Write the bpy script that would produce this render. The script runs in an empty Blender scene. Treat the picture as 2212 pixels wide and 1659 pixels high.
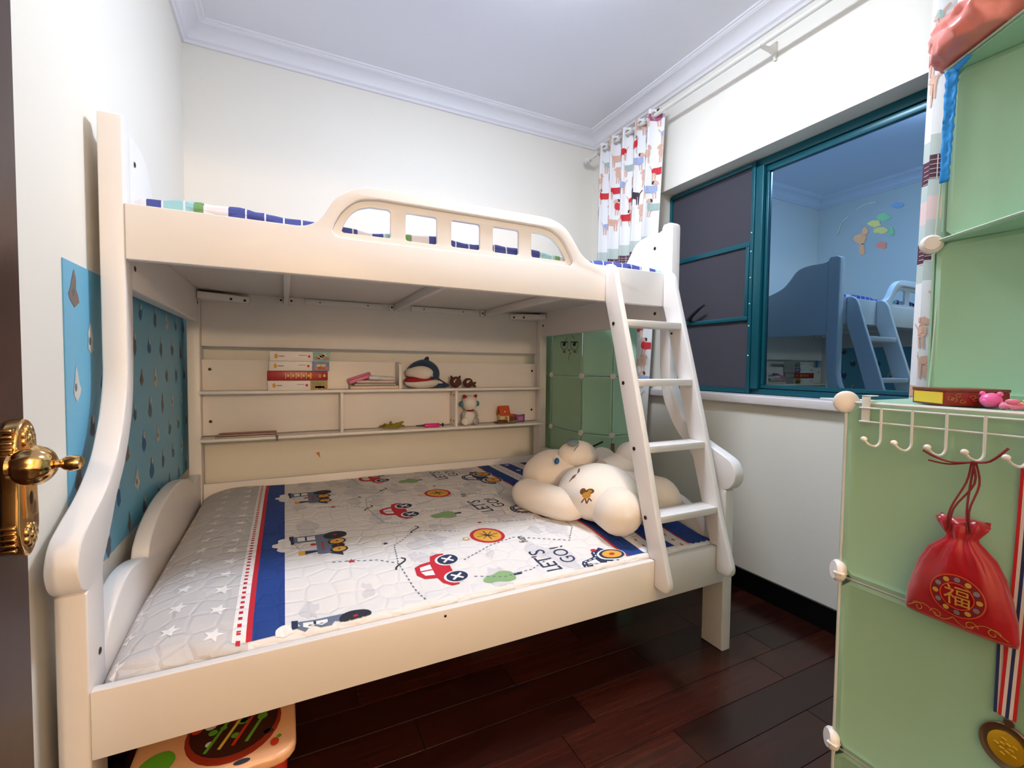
import bpy, bmesh, math, random
from mathutils import Vector, Matrix, noise
from mathutils.geometry import tessellate_polygon
random.seed(7)
sc = bpy.context.scene
COL = sc.collection
PI = math.pi

# ------------------------------------------------------------------ camera
IW, IH = 2212.0, 1659.0
FPX, YAW, PITCH, ROLL = 995.26, 0.458996, 0.0395521, 0.0105361
CAM = Vector((0, 0, 1.17))
FW = Vector((math.sin(YAW)*math.cos(PITCH), math.cos(YAW)*math.cos(PITCH), -math.sin(PITCH)))
r0 = Vector((math.cos(YAW), -math.sin(YAW), 0)); u0 = r0.cross(FW)
RT = r0*math.cos(ROLL) + u0*math.sin(ROLL)
UP = -r0*math.sin(ROLL) + u0*math.cos(ROLL)
cd = bpy.data.cameras.new('camera'); cam = bpy.data.objects.new('camera', cd); COL.objects.link(cam)
cd.sensor_width = 36.0; cd.lens = FPX/IW*36.0; cd.clip_start = 0.02
cam.matrix_world = Matrix(((RT.x, UP.x, -FW.x, CAM.x), (RT.y, UP.y, -FW.y, CAM.y), (RT.z, UP.z, -FW.z, CAM.z), (0, 0, 0, 1)))
sc.camera = cam
def pix(ax, val, x, y):
    """photo pixel -> point on the plane (axis ax = val)"""
    d = FW + RT*((x-IW/2)/FPX) - UP*((y-IH/2)/FPX)
    return CAM + d*((val-CAM[ax])/d[ax])

# ------------------------------------------------------------------ world, exposure
w = bpy.data.worlds.new('night'); sc.world = w; w.use_nodes = True
w.node_tree.nodes['Background'].inputs[0].default_value = (0.010, 0.014, 0.03, 1)
w.node_tree.nodes['Background'].inputs[1].default_value = 1.0
vs = sc.view_settings
vs.view_transform = 'Standard'; vs.look = 'None'; vs.gamma = 1.0; vs.exposure = 0.0; vs.use_curve_mapping = False
LAMP_L, SCONCE_L = 115.0, 500.0
LAMP_COL, SCONCE_COL = (0.77, 0.86, 1.0), (1.0, 0.71, 0.45)

# ------------------------------------------------------------------ materials
def s2l(c):
    f = lambda v: v/12.92 if v <= .04045 else ((v+.055)/1.055)**2.4
    return tuple(f(v/255.0) for v in c) + (1.0,)
MATS = {}
def mat(name, rgb, rough=.5, metal=0.0, bump=0.0, bscale=60.0, vary=0.0, vscale=6.0, emit=0.0, sheen=0.0, spec=None, coat=0.0):
    if name in MATS: return MATS[name]
    m = bpy.data.materials.new(name); m.use_nodes = True
    nt = m.node_tree; b = nt.nodes['Principled BSDF']
    c = s2l(rgb)
    b.inputs['Base Color'].default_value = c
    b.inputs['Roughness'].default_value = rough; b.inputs['Metallic'].default_value = metal
    if spec is not None: b.inputs['Specular IOR Level'].default_value = spec
    if coat: b.inputs['Coat Weight'].default_value = coat
    if sheen: b.inputs['Sheen Weight'].default_value = sheen
    if emit:
        b.inputs['Emission Color'].default_value = c; b.inputs['Emission Strength'].default_value = emit
    tc = nt.nodes.new('ShaderNodeTexCoord')
    if vary:
        n = nt.nodes.new('ShaderNodeTexNoise'); n.inputs['Scale'].default_value = vscale; n.inputs['Detail'].default_value = 4
        nt.links.new(tc.outputs['Object'], n.inputs['Vector'])
        mx = nt.nodes.new('ShaderNodeMix'); mx.data_type = 'RGBA'
        mx.inputs['A'].default_value = tuple(v*(1-vary) for v in c[:3])+(1,)
        mx.inputs['B'].default_value = tuple(min(1, v*(1+vary)) for v in c[:3])+(1,)
        nt.links.new(n.outputs['Fac'], mx.inputs['Factor']); nt.links.new(mx.outputs['Result'], b.inputs['Base Color'])
    if bump:
        n = nt.nodes.new('ShaderNodeTexNoise'); n.inputs['Scale'].default_value = bscale; n.inputs['Detail'].default_value = 5
        nt.links.new(tc.outputs['Object'], n.inputs['Vector'])
        bp = nt.nodes.new('ShaderNodeBump'); bp.inputs['Strength'].default_value = bump; bp.inputs['Distance'].default_value = .004
        nt.links.new(n.outputs['Fac'], bp.inputs['Height']); nt.links.new(bp.outputs['Normal'], b.inputs['Normal'])
    MATS[name] = m
    return m
def ramp_mat(name, axis, stops, rough=.7, fract=None, fine=None, base_noise=0.0):
    """constant colour bands along one object axis; stops = [(pos, rgb)]; fract = period; fine = (period, width, rgb, rgbs it applies to)"""
    m = bpy.data.materials.new(name); m.use_nodes = True; nt = m.node_tree; b = nt.nodes['Principled BSDF']
    b.inputs['Roughness'].default_value = rough
    tc = nt.nodes.new('ShaderNodeTexCoord'); sp = nt.nodes.new('ShaderNodeSeparateXYZ')
    nt.links.new(tc.outputs['Object'], sp.inputs[0])
    src = sp.outputs['XYZ'.index(axis)]
    def math_(op, a, bv):
        n = nt.nodes.new('ShaderNodeMath'); n.operation = op
        if hasattr(a, 'is_linked'): nt.links.new(a, n.inputs[0])
        else: n.inputs[0].default_value = a
        if bv is not None:
            if hasattr(bv, 'is_linked'): nt.links.new(bv, n.inputs[1])
            else: n.inputs[1].default_value = bv
        return n.outputs[0]
    v = src
    if fract: v = math_('FRACT', math_('DIVIDE', src, fract), None)
    cr = nt.nodes.new('ShaderNodeValToRGB'); cr.color_ramp.interpolation = 'CONSTANT'
    el = cr.color_ramp.elements
    while len(el) > 1: el.remove(el[-1])
    el[0].position = stops[0][0]; el[0].color = s2l(stops[0][1])
    for p, c in stops[1:]:
        e = el.new(p); e.color = s2l(c)
    nt.links.new(v, cr.inputs[0])
    out = cr.outputs[0]
    if fine:
        for ax in fine[3]:
            f = math_('LESS_THAN', math_('FRACT', math_('DIVIDE', sp.outputs['XYZ'.index(ax)], fine[0]), None), fine[1])
            mx = nt.nodes.new('ShaderNodeMix'); mx.data_type = 'RGBA'
            nt.links.new(f, mx.inputs['Factor']); nt.links.new(out, mx.inputs['A']); mx.inputs['B'].default_value = s2l(fine[2])
            out = mx.outputs['Result']
    nt.links.new(out, b.inputs['Base Color'])
    return m

WHITE = mat('bed_white_paint', (240, 234, 230), .38, bump=.03, bscale=25)
WALL = mat('cream_wall_paint', (244, 238, 226), .75, bump=.05, bscale=180, vary=.012, vscale=2.5)
CEIL = mat('ceiling_paint', (240, 238, 242), .8, bump=.03, bscale=150)
CROWN = mat('crown_plaster', (240, 237, 240), .55)
BOLT = mat('bronze_bolt', (70, 55, 45), .35, .8)
BLACK = mat('black_gloss', (12, 12, 14), .25)
GREEN = mat('green_polypropylene', (165, 209, 177), .33, bump=.02, bscale=20, vary=.03, vscale=5)
PLASTIC = mat('white_plastic', (236, 230, 224), .35)
WIRE = mat('white_wire', (226, 228, 224), .35)
TEAL = mat('teal_aluminium', (8, 86, 100), .32, .15)
GOLD = mat('polished_gold', (224, 184, 124), .14, 1.0)
NAVY = mat('navy_print', (38, 50, 84), .85)
BLUE = mat('blue_print', (24, 62, 138), .85)
RED = mat('red_print', (196, 34, 52), .85)
YELLOW = mat('ochre_print', (232, 170, 62), .85)
GREENP = mat('leaf_green_print', (142, 178, 122), .85)
GREYP = mat('pale_grey_print', (218, 214, 216), .9)
SLATE = mat('slate_print', (104, 118, 142), .85)
PWHITE = mat('white_print', (244, 240, 238), .9)
INK = mat('ink_print', (40, 42, 56), .85)

# ------------------------------------------------------------------ mesh helpers
def finish(me, m, smooth=None):
    ms = m if isinstance(m, (list, tuple)) else [m]
    for x in ms: me.materials.append(x)
    if smooth is not None:
        for p in me.polygons: p.use_smooth = True
        me.set_sharp_from_angle(angle=math.radians(smooth))
    me.update()
def link(name, me, parent=None):
    o = bpy.data.objects.new(name, me); COL.objects.link(o)
    if parent is not None: o.parent = parent
    return o
def tag(o, label=None, cat=None, group=None, kind=None):
    if label: o['label'] = label
    if cat: o['category'] = cat
    if group: o['group'] = group
    if kind: o['kind'] = kind
    return o
def thing(name, label, cat, group=None, loc=(0, 0, 0), kind=None):
    o = bpy.data.objects.new(name, None); COL.objects.link(o); o.location = loc; o.empty_display_size = .05
    return tag(o, label, cat, group, kind)
def loc_par(o, parent):
    """parent built in world coordinates: keep the child where it is"""
    if parent is not None: o.matrix_parent_inverse = Matrix.Translation(-Vector(parent.location))
    return o
def mesh(name, verts, faces, m, parent=None, smooth=None, idx=None):
    me = bpy.data.meshes.new(name); me.from_pydata([tuple(v) for v in verts], [], faces)
    finish(me, m, smooth)
    if idx: 
        for p, i in zip(me.polygons, idx): p.material_index = i
    return loc_par(link(name, me, parent), parent)
def from_bm(name, bm, m, parent=None, smooth=30):
    bmesh.ops.recalc_face_normals(bm, faces=bm.faces[:])
    me = bpy.data.meshes.new(name); bm.to_mesh(me); bm.free(); finish(me, m, smooth)
    return loc_par(link(name, me, parent), parent)
def bm_box(bm, x0, x1, y0, y1, z0, z1, bevel=0.0, seg=2, M=None):
    g = bmesh.ops.create_cube(bm, size=1.0)
    vs_ = g['verts']
    for v in vs_:
        v.co = Vector((x0+(v.co.x+.5)*(x1-x0), y0+(v.co.y+.5)*(y1-y0), z0+(v.co.z+.5)*(z1-z0)))
    if M is not None:
        for v in vs_: v.co = M @ v.co
    if bevel:
        es = list({e for v in vs_ for e in v.link_edges})
        bmesh.ops.bevel(bm, geom=es, offset=bevel, segments=seg, profile=.5, affect='EDGES')
def box(name, x0, x1, y0, y1, z0, z1, m, parent=None, bevel=.003, M=None):
    bm = bmesh.new(); bm_box(bm, x0, x1, y0, y1, z0, z1, bevel, 2, M)
    return from_bm(name, bm, m, parent)
AXES = {'x': lambda a, b, t: (t, a, b), 'y': lambda a, b, t: (a, t, b), 'z': lambda a, b, t: (a, b, t)}
def prism(name, pts, axis, t0, t1, m, parent=None, holes=(), bevel=.004, res=2, smooth=30):
    """extruded 2D outline with holes; outline in the two other axes, extruded from t0 to t1"""
    cu = bpy.data.curves.new('tmp', 'CURVE'); cu.dimensions = '2D'; cu.fill_mode = 'BOTH'
    for poly in [pts]+list(holes):
        s = cu.splines.new('POLY'); s.points.add(len(poly)-1)
        for p, q in zip(s.points, poly): p.co = (q[0], q[1], 0, 1)
        s.use_cyclic_u = True
    h = abs(t1-t0)/2
    bevel = min(bevel, h*.9)
    cu.extrude = h-bevel; cu.bevel_depth = bevel; cu.offset = -bevel; cu.bevel_resolution = res
    ob = bpy.data.objects.new('tmp', cu); COL.objects.link(ob)
    dg = bpy.context.evaluated_depsgraph_get()
    me = bpy.data.meshes.new_from_object(ob.evaluated_get(dg))
    bpy.data.objects.remove(ob); bpy.data.curves.remove(cu)
    c = (t0+t1)/2
    for v in me.vertices: v.co = AXES[axis](v.co.x, v.co.y, c+v.co.z)
    me.materials.clear()
    bm = bmesh.new(); bm.from_mesh(me); bmesh.ops.remove_doubles(bm, verts=bm.verts[:], dist=1e-5)
    bpy.data.meshes.remove(me)
    return from_bm(name, bm, m, parent, smooth)
def smoothpts(pts, n=4, closed=False):
    """Catmull-Rom through the points"""
    out = []; N = len(pts)
    rng = range(N if closed else N-1)
    for i in rng:
        g = (lambda k: pts[k % N]) if closed else (lambda k: pts[max(0, min(N-1, k))])
        p0, p1, p2, p3 = g(i-1), g(i), g(i+1), g(i+2)
        for k in range(n):
            t = k/n
            out.append(tuple(.5*((2*b)+(c-a)*t+(2*a-5*b+4*c-d)*t*t+(3*b-a-3*c+d)*t**3) for a, b, c, d in zip(p0, p1, p2, p3)))
    if not closed: out.append(tuple(pts[-1]))
    return out
def bm_tube(bm, pts, r, seg=8, cap=True):
    pts = [Vector(p) for p in pts]; rings = []
    rr = r if isinstance(r, (list, tuple)) else [r]*len(pts)
    prev = None
    for i, p in enumerate(pts):
        d = (pts[min(i+1, len(pts)-1)]-pts[max(i-1, 0)]).normalized()
        if prev is None:
            a = d.cross(Vector((0, 0, 1)))
            if a.length < 1e-3: a = d.cross(Vector((1, 0, 0)))
        else: a = prev - d*prev.dot(d)
        a.normalize(); prev = a; b = d.cross(a)
        rings.append([bm.verts.new(p+(a*math.cos(2*PI*k/seg)+b*math.sin(2*PI*k/seg))*rr[i]) for k in range(seg)])
    for q, s in zip(rings, rings[1:]):
        for k in range(seg): bm.faces.new((q[k], q[(k+1) % seg], s[(k+1) % seg], s[k]))
    if cap: bm.faces.new(rings[0][::-1]); bm.faces.new(rings[-1])
def tube(name, pts, r, m, parent=None, seg=8):
    bm = bmesh.new(); bm_tube(bm, pts, r, seg); return from_bm(name, bm, m, parent, 45)
def bm_lathe(bm, prof, M, seg=24):
    rings = []
    for r, z in prof:
        rings.append([bm.verts.new(M @ Vector((r*math.cos(2*PI*k/seg), r*math.sin(2*PI*k/seg), z))) for k in range(seg)])
    for q, s in zip(rings, rings[1:]):
        for k in range(seg): bm.faces.new((q[k], q[(k+1) % seg], s[(k+1) % seg], s[k]))
    bm.faces.new(rings[0][::-1]); bm.faces.new(rings[-1])
def lathe(name, prof, M, m, parent=None, seg=24, smooth=40):
    bm = bmesh.new(); bm_lathe(bm, prof, M, seg); return from_bm(name, bm, m, parent, smooth)
def frame_to(loc, zdir, xdir=None):
    z = Vector(zdir).normalized()
    x = Vector(xdir) if xdir is not None else Vector((0, 0, 1)).cross(z)
    if x.length < 1e-4: x = Vector((1, 0, 0))
    x = (x - z*x.dot(z)).normalized(); y = z.cross(x)
    return Matrix(((x.x, y.x, z.x, loc[0]), (x.y, y.y, z.y, loc[1]), (x.z, y.z, z.z, loc[2]), (0, 0, 0, 1)))
def bm_blob(bm, M, rad, f=None, seg=32, rings=20):
    g = bmesh.ops.create_uvsphere(bm, u_segments=seg, v_segments=rings, radius=1.0)
    for v in g['verts']:
        c = v.co.copy()
        if f: c = f(c)
        v.co = M @ Vector((c.x*rad[0], c.y*rad[1], c.z*rad[2]))
def blob(name, M, rad, m, parent=None, f=None, seg=32, rings=20):
    bm = bmesh.new(); bm_blob(bm, M, rad, f, seg, rings); return from_bm(name, bm, m, parent, 180)
def fluff(amp, sc_=2.2, seed=0.0):
    return lambda c: c*(1+amp*noise.noise(c*sc_+Vector((seed, seed*.7, 0))))

# flat print laid on a surface: shapes are (material index, polygon in the local sheet)
def tri_split(out, a, b, c, lim):
    L = [((a-b).length, 0), ((b-c).length, 1), ((c-a).length, 2)]
    l, k = max(L)
    if l <= lim: out.append((a, b, c)); return
    if k == 0: m_ = (a+b)/2; tri_split(out, a, m_, c, lim); tri_split(out, m_, b, c, lim)
    elif k == 1: m_ = (b+c)/2; tri_split(out, a, b, m_, lim); tri_split(out, a, m_, c, lim)
    else: m_ = (c+a)/2; tri_split(out, a, b, m_, lim); tri_split(out, m_, b, c, lim)
class Print:
    def __init__(self, surf, mats, lim=.03):
        self.surf, self.mats, self.lim = surf, mats, lim; self.v = []; self.f = []; self.i = []
    def poly(self, mi, pts, layer=0, inside=None):
        P = [Vector((p[0], p[1], 0)) for p in pts]
        tris = []
        for t in tessellate_polygon([P]):
            tri_split(tris, P[t[0]], P[t[1]], P[t[2]], self.lim)
        for t in tris:
            if inside and not all(inside(p.x, p.y) for p in t): continue
            A = [self.surf(p.x, p.y, .0008+.0004*layer) for p in t]
            n = len(self.v); self.v += A; self.f.append((n, n+1, n+2)); self.i.append(self.mats.index(mi))
    def line(self, mi, pts, wd, layer=0, dash=None, inside=None):
        pts = [Vector((p[0], p[1])) for p in pts]
        on, off = dash or (1e9, 0); run = 0.0
        for a, b in zip(pts, pts[1:]):
            d = b-a; L = d.length
            if L < 1e-6: continue
            d /= L; n = Vector((-d.y, d.x))*wd/2; t = 0.0
            while t < L:
                ph = run % (on+off)
                st = min(L-t, (on-ph) if ph < on else (on+off-ph)); st = max(st, 1e-5)
                if ph < on:
                    p, q = a+d*t, a+d*(t+st)
                    self.poly(mi, [p-n, q-n, q+n, p+n], layer, inside)
                t += st; run += st
    def build(self, name, parent=None):
        me = bpy.data.meshes.new(name); me.from_pydata([tuple(x) for x in self.v], [], self.f)
        for m_ in self.mats: me.materials.append(m_)
        for p, i in zip(me.polygons, self.i): p.material_index = i; p.use_smooth = True
        me.update(); return loc_par(link(name, me, parent), parent)
def circ(cx, cy, rx, ry=None, n=20, a0=0, a1=2*PI):
    ry = rx if ry is None else ry
    e = 0 if abs(a1-a0-2*PI) < 1e-6 else 1
    return [(cx+rx*math.cos(a0+(a1-a0)*k/n), cy+ry*math.sin(a0+(a1-a0)*k/n)) for k in range(n+e)]
def star(cx, cy, r, rot=0, inner=.42):
    return [(cx+(r if k % 2 == 0 else r*inner)*math.sin(rot+k*PI/5), cy+(r if k % 2 == 0 else r*inner)*math.cos(rot+k*PI/5)) for k in range(10)]
def text_tris(body):
    """letters as triangles, height about 1"""
    cu = bpy.data.curves.new('t', 'FONT'); cu.body = body; cu.resolution_u = 3
    ob = bpy.data.objects.new('t', cu); COL.objects.link(ob)
    me = bpy.data.meshes.new_from_object(ob.evaluated_get(bpy.context.evaluated_depsgraph_get()))
    bpy.data.objects.remove(ob); bpy.data.curves.remove(cu)
    me.calc_loop_triangles()
    T = [[(me.vertices[i].co.x, me.vertices[i].co.y) for i in t.vertices] for t in me.loop_triangles]
    bpy.data.meshes.remove(me); return T

# ------------------------------------------------------------------ the room
XL, XR, YB, ZC = -.468, 2.175, 2.996, 2.935
YF = .12                      # inner face of the wall that holds the doorway
DX0, DX1, DZ = -.415, .92, 2.08
HY, HX0, HX1 = -2.8, -1.3, 1.9   # hallway beyond the doorway
def struct(o, label=None):
    return tag(o, label, None, None, 'structure')
def slab(name, boxes, m, label=None):
    bm = bmesh.new()
    for b in boxes: bm_box(bm, *b)
    return struct(from_bm(name, bm, m), label)
T = .12
slab('wall_left', [(XL-T, XL, YF-.2, YB+T, 0, ZC)], WALL)
slab('wall_back', [(XL, XR+.3, YB, YB+T, 0, ZC)], WALL)
WY0, WY1, WZ0, WZ1 = .55, 2.286, 1.03, 2.287       # window opening
RX = 2.42
slab('wall_right', [(XR, RX, WY1, YB, 0, ZC), (XR, RX, YF-.2, WY0, 0, ZC), (XR, RX, WY0, WY1, 0, WZ0-.045), (XR, RX, WY0, WY1, WZ1, ZC)], WALL)
slab('wall_front', [(XL, DX0, YF-.2, YF, 0, ZC), (DX1, XR, YF-.2, YF, 0, ZC), (DX0, DX1, YF-.2, YF, DZ, ZC)], WALL)
slab('wall_hall', [(HX0, HX1, HY-T, HY, 0, ZC), (HX0-T, HX0, HY-T, YF-.2, 0, ZC), (HX1, HX1+T, HY-T, YF-.2, 0, ZC), (HX0, XL-T, YF-.32, YF-.2, 0, ZC)], WALL)
slab('ceiling', [(HX0-T, RX, HY-T, YB+T, ZC, ZC+.1)], CEIL)

# floor: a dark base with separate planks
def wood_mat(name, c1, c2, rough=.16):
    m = bpy.data.materials.new(name); m.use_nodes = True; nt = m.node_tree; b = nt.nodes['Principled BSDF']
    tc = nt.nodes.new('ShaderNodeTexCoord'); mp = nt.nodes.new('ShaderNodeMapping'); mp.inputs['Scale'].default_value = (1.2, 26, 10)
    oi = nt.nodes.new('ShaderNodeObjectInfo'); n = nt.nodes.new('ShaderNodeTexNoise'); n.inputs['Scale'].default_value = 3; n.inputs['Detail'].default_value = 6
    n.noise_dimensions = '4D'
    mu = nt.nodes.new('ShaderNodeMath'); mu.operation = 'MULTIPLY'; mu.inputs[1].default_value = 40
    nt.links.new(oi.outputs['Random'], mu.inputs[0]); nt.links.new(mu.outputs[0], n.inputs['W'])
    nt.links.new(tc.outputs['Object'], mp.inputs[0]); nt.links.new(mp.outputs[0], n.inputs['Vector'])
    cr = nt.nodes.new('ShaderNodeValToRGB'); cr.color_ramp.elements[0].color = s2l(c1); cr.color_ramp.elements[1].color = s2l(c2)
    cr.color_ramp.elements[0].position = .3; cr.color_ramp.elements[1].position = .75
    nt.links.new(n.outputs['Fac'], cr.inputs[0])
    hsv = nt.nodes.new('ShaderNodeHueSaturation')
    mr = nt.nodes.new('ShaderNodeMapRange'); mr.inputs['To Min'].default_value = .55; mr.inputs['To Max'].default_value = 1.5
    nt.links.new(oi.outputs['Random'], mr.inputs[0]); nt.links.new(mr.outputs[0], hsv.inputs['Value'])
    nt.links.new(cr.outputs[0], hsv.inputs['Color']); nt.links.new(hsv.outputs[0], b.inputs['Base Color'])
    b.inputs['Roughness'].default_value = rough
    bp = nt.nodes.new('ShaderNodeBump'); bp.inputs['Strength'].default_value = .08; bp.inputs['Distance'].default_value = .002
    nt.links.new(n.outputs['Fac'], bp.inputs['Height']); nt.links.new(bp.outputs[0], b.inputs['Normal'])
    return m
PLANK = wood_mat('dark_red_wood', (34, 14, 10), (66, 26, 17), .22)
floor = slab('floor', [(HX0-T, RX, HY-T, YB+T, -.06, -.006)], mat('floor_gap', (18, 9, 7), .7))
PW, PLN = .1345, .91
pm = bpy.data.meshes.new('plank')
bm = bmesh.new(); bm_box(bm, 0, PLN-.0018, 0, PW-.0016, -.006, 0, .0008, 1); bmesh.ops.recalc_face_normals(bm, faces=bm.faces[:]); bm.to_mesh(pm); bm.free(); pm.materials.append(PLANK)
cuts = {}
yy = 1.1945
row0 = int((YF-.2-yy)/PW)-1
for row in range(row0, 15):
    y0 = yy+row*PW
    if y0 < -.12 or y0 > YB: continue
    off = {-1: .78, -2: 1.117}.get(row, (row*.377) % PLN)
    x = off-PLN*math.ceil((off-XL)/PLN)
    while x < XR:
        o = link('plank', pm, floor); o.location = (max(x, XL-.3) if False else x, y0, 0)
        # planks that run under the walls are trimmed by a scaled copy
        a, b_ = max(x, XL), min(x+PLN, XR)
        d_ = min(y0+PW, YB)-y0
        o.location.x = a; o.scale = ((b_-a)/PLN, d_/PW, 1)
        x += PLN
slab('baseboard_right', [(XR-.013, XR, YF, YB, 0, .108)], BLACK)
slab('baseboard_back', [(XL, XR-.013, YB-.013, YB, 0, .108)], BLACK)
slab('baseboard_left', [(XL, XL+.013, YF, YB-.013, 0, .108)], BLACK)

# crown moulding, mitred at the corners
prof = [(0, 2.843), (.013, 2.843), (.016, 2.848), (.018, 2.856), (.022, 2.858), (.026, 2.862)]
for k in range(9):
    a = k/8*PI/2
    prof.append((.030+.062*(1-math.cos(a)), 2.864+.050*math.sin(a)))
prof += [(.096, 2.916), (.100, 2.920), (.104, 2.920), (.104, 2.926), (.114, 2.928), (.118, 2.935), (0, 2.935)]
def crown(name, fn, a0, a1):
    v, f = [], []
    for s in (0, 1):
        for o_, z in prof: v.append(fn(o_, z, s))
    n = len(prof)
    for k in range(n): f.append((k, (k+1) % n, n+(k+1) % n, n+k))
    f.append(tuple(range(n))[::-1]); f.append(tuple(range(n, 2*n)))
    bm = bmesh.new(); V = [bm.verts.new(p) for p in v]
    for q in f: bm.faces.new([V[i] for i in q])
    return struct(from_bm(name, bm, CROWN, None, 25))
crown('trim_1', lambda o, z, s: (XL+o, (YF+o) if s == 0 else (YB-o), z), 0, 0)
crown('trim_2', lambda o, z, s: ((XL+o) if s == 0 else (XR-o), YB-o, z), 0, 0)
crown('trim_3', lambda o, z, s: (XR-o, (YF+o) if s == 0 else (YB-o), z), 0, 0)
crown('trim_4', lambda o, z, s: ((XL+o) if s == 0 else (XR-o), YF+o, z), 0, 0)

# ceiling lamp and hall sconce
lamp = thing('ceiling_lamp', 'round white ceiling lamp in the middle of the room ceiling', 'lamp', loc=(.95, 1.44, ZC))
glow = mat('lamp_diffuser', (255, 255, 255), .5)
gb = glow.node_tree.nodes['Principled BSDF']; gb.inputs['Emission Color'].default_value = LAMP_COL+(1,); gb.inputs['Emission Strength'].default_value = LAMP_L
lathe('lamp_base', [(.21, 2.934), (.215, 2.925), (.215, 2.905), (.20, 2.90)], Matrix.Translation((.95, 1.44, 0)), PLASTIC, lamp, 48)
lathe('diffuser', [(.19, 2.9035), (.195, 2.89), (.18, 2.868), (.145, 2.853), (.08, 2.846), (.01, 2.845)], Matrix.Translation((.95, 1.44, 0)), glow, lamp, 48, 60)
sco = thing('wall_sconce', 'warm wall sconce on the hall wall facing the doorway', 'lamp', loc=(.15, HY, 1.85))
warm = mat('sconce_shade', (255, 240, 220), .6)
wb = warm.node_tree.nodes['Principled BSDF']; wb.inputs['Emission Color'].default_value = SCONCE_COL+(1,); wb.inputs['Emission Strength'].default_value = SCONCE_L
box('back_plate', .10, .20, HY+.001, HY+.02, 1.75, 1.95, GOLD, sco, .008)
tube('arm', [(.15, HY+.02, 1.78), (.15, HY+.10, 1.77), (.15, HY+.12, 1.795)], .008, GOLD, sco)
lathe('shade', [(.055, 1.79), (.075, 1.83), (.085, 1.89), (.075, 1.95), (.055, 1.97)], Matrix.Translation((.15, HY+.12, 0)), warm, sco, 32, 60)

# ------------------------------------------------------------------ window
win = thing('window_1', 'teal aluminium window with insect screen and blue glass', None, kind='structure', loc=(2.28, 1.4, WZ0))
FX = 2.275
def wbox(n, y0, y1, z0, z1, x0=FX, x1=FX+.05, m=TEAL, b=.003): return box(n, x0, x1, y0, y1, z0, z1, m, win, b)
wbox('frame_rail', WY0, WY1, WZ1-.045, WZ1-.001, FX+.01, FX+.07)
wbox('frame_rail', WY0, WY1, WZ0+.001, WZ0+.03, FX+.01, FX+.07)
wbox('frame_stile', WY1-.04, WY1-.001, WZ0+.03, WZ1-.045, FX+.01, FX+.07)
wbox('frame_stile', WY0+.001, WY0+.04, WZ0+.03, WZ1-.045, FX+.01, FX+.07)
wbox('mullion', 1.628, 1.672, WZ0+.03, WZ1-.045, FX-.008, FX+.07)
# insect-screen frame on the left light
SY0, SY1 = 1.674, 2.284
for (a, b_, c, d) in [(SY1-.022, SY1, WZ0+.004, WZ1-.012), (SY0, SY0+.020, WZ0+.004, WZ1-.012)]:
    wbox('screen_stile', a, b_, c, d, FX-.012, FX+.009)
for (c, d) in [(WZ0+.004, WZ0+.028), (WZ1-.034, WZ1-.012)]:
    wbox('screen_rail', SY0+.0205, SY1-.0225, c, d, FX-.012, FX+.009)
wbox('screen_rail', SY0+.0205, SY1-.0225, 1.829, 1.857, FX-.012, FX+.009)
wbox('hatch_stile', SY0+.021, SY0+.042, 1.455, 1.8285, FX-.016, FX+.004)
wbox('hatch_rail', SY0+.0205, SY1-.0225, 1.431, 1.4545, FX-.016, FX+.006)
NET = mat('insect_screen', (68, 66, 76), .85, bump=.35, bscale=900)
for i, (a, b_, z0, z1) in enumerate([(SY0+.0205, SY1-.0225, 1.8575, WZ1-.0345), (SY0+.0425, SY1-.0225, 1.455, 1.8285), (SY0+.0205, SY1-.0225, WZ0+.0285, 1.4305)]):
    wbox('screen_mesh', a, b_, z0, z1, FX, FX+.003, NET, 0)
for z in (1.80, 1.66, 1.52, 1.40, 1.24, 1.9):
    lathe('screw', [(.004, 0), (.004, .002), (.002, .003)], frame_to((FX-.0125, SY0+.010, z), (-1, 0, 0)), WIRE, win, 8)
# glass light
GY0, GY1, GZ0, GZ1 = WY0+.045, 1.625, WZ0+.035, WZ1-.05
for a, b_, c, d in [(GY0, GY1, GZ0, GZ0+.018), (GY0, GY1, GZ1-.032, GZ1)]:
    wbox('sash_rail', a, b_, c, d, FX+.012, FX+.05)
for a, b_ in [(GY1-.016, GY1), (GY0, GY0+.02)]:
    wbox('sash_stile', a, b_, GZ0+.0185, GZ1-.0325, FX+.012, FX+.05)
GLASS = mat('blue_mirror_glass', (120, 158, 192), .015, 1.0)
wbox('pane', GY0+.0205, GY1-.0165, GZ0+.0185, GZ1-.0325, FX+.026, FX+.032, GLASS, 0)
# window handle
HA = mat('black_handle', (22, 22, 26), .3)
p0, p1 = pix(0, FX-.02, 1490, 692), pix(0, FX-.05, 1518, 660)
tube('window_handle', [Vector((FX-.012, p0.y, p0.z)), Vector((FX-.03, p0.y, p0.z)), Vector((FX-.045, (p0.y*.6+p1.y*.4), p0.z+.03)), Vector((FX-.05, p1.y+.015, p1.z-.01)), Vector((FX-.05, p1.y-.01, p1.z))], [.012, .012, .010, .008, .006], HA, win, 10)
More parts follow.
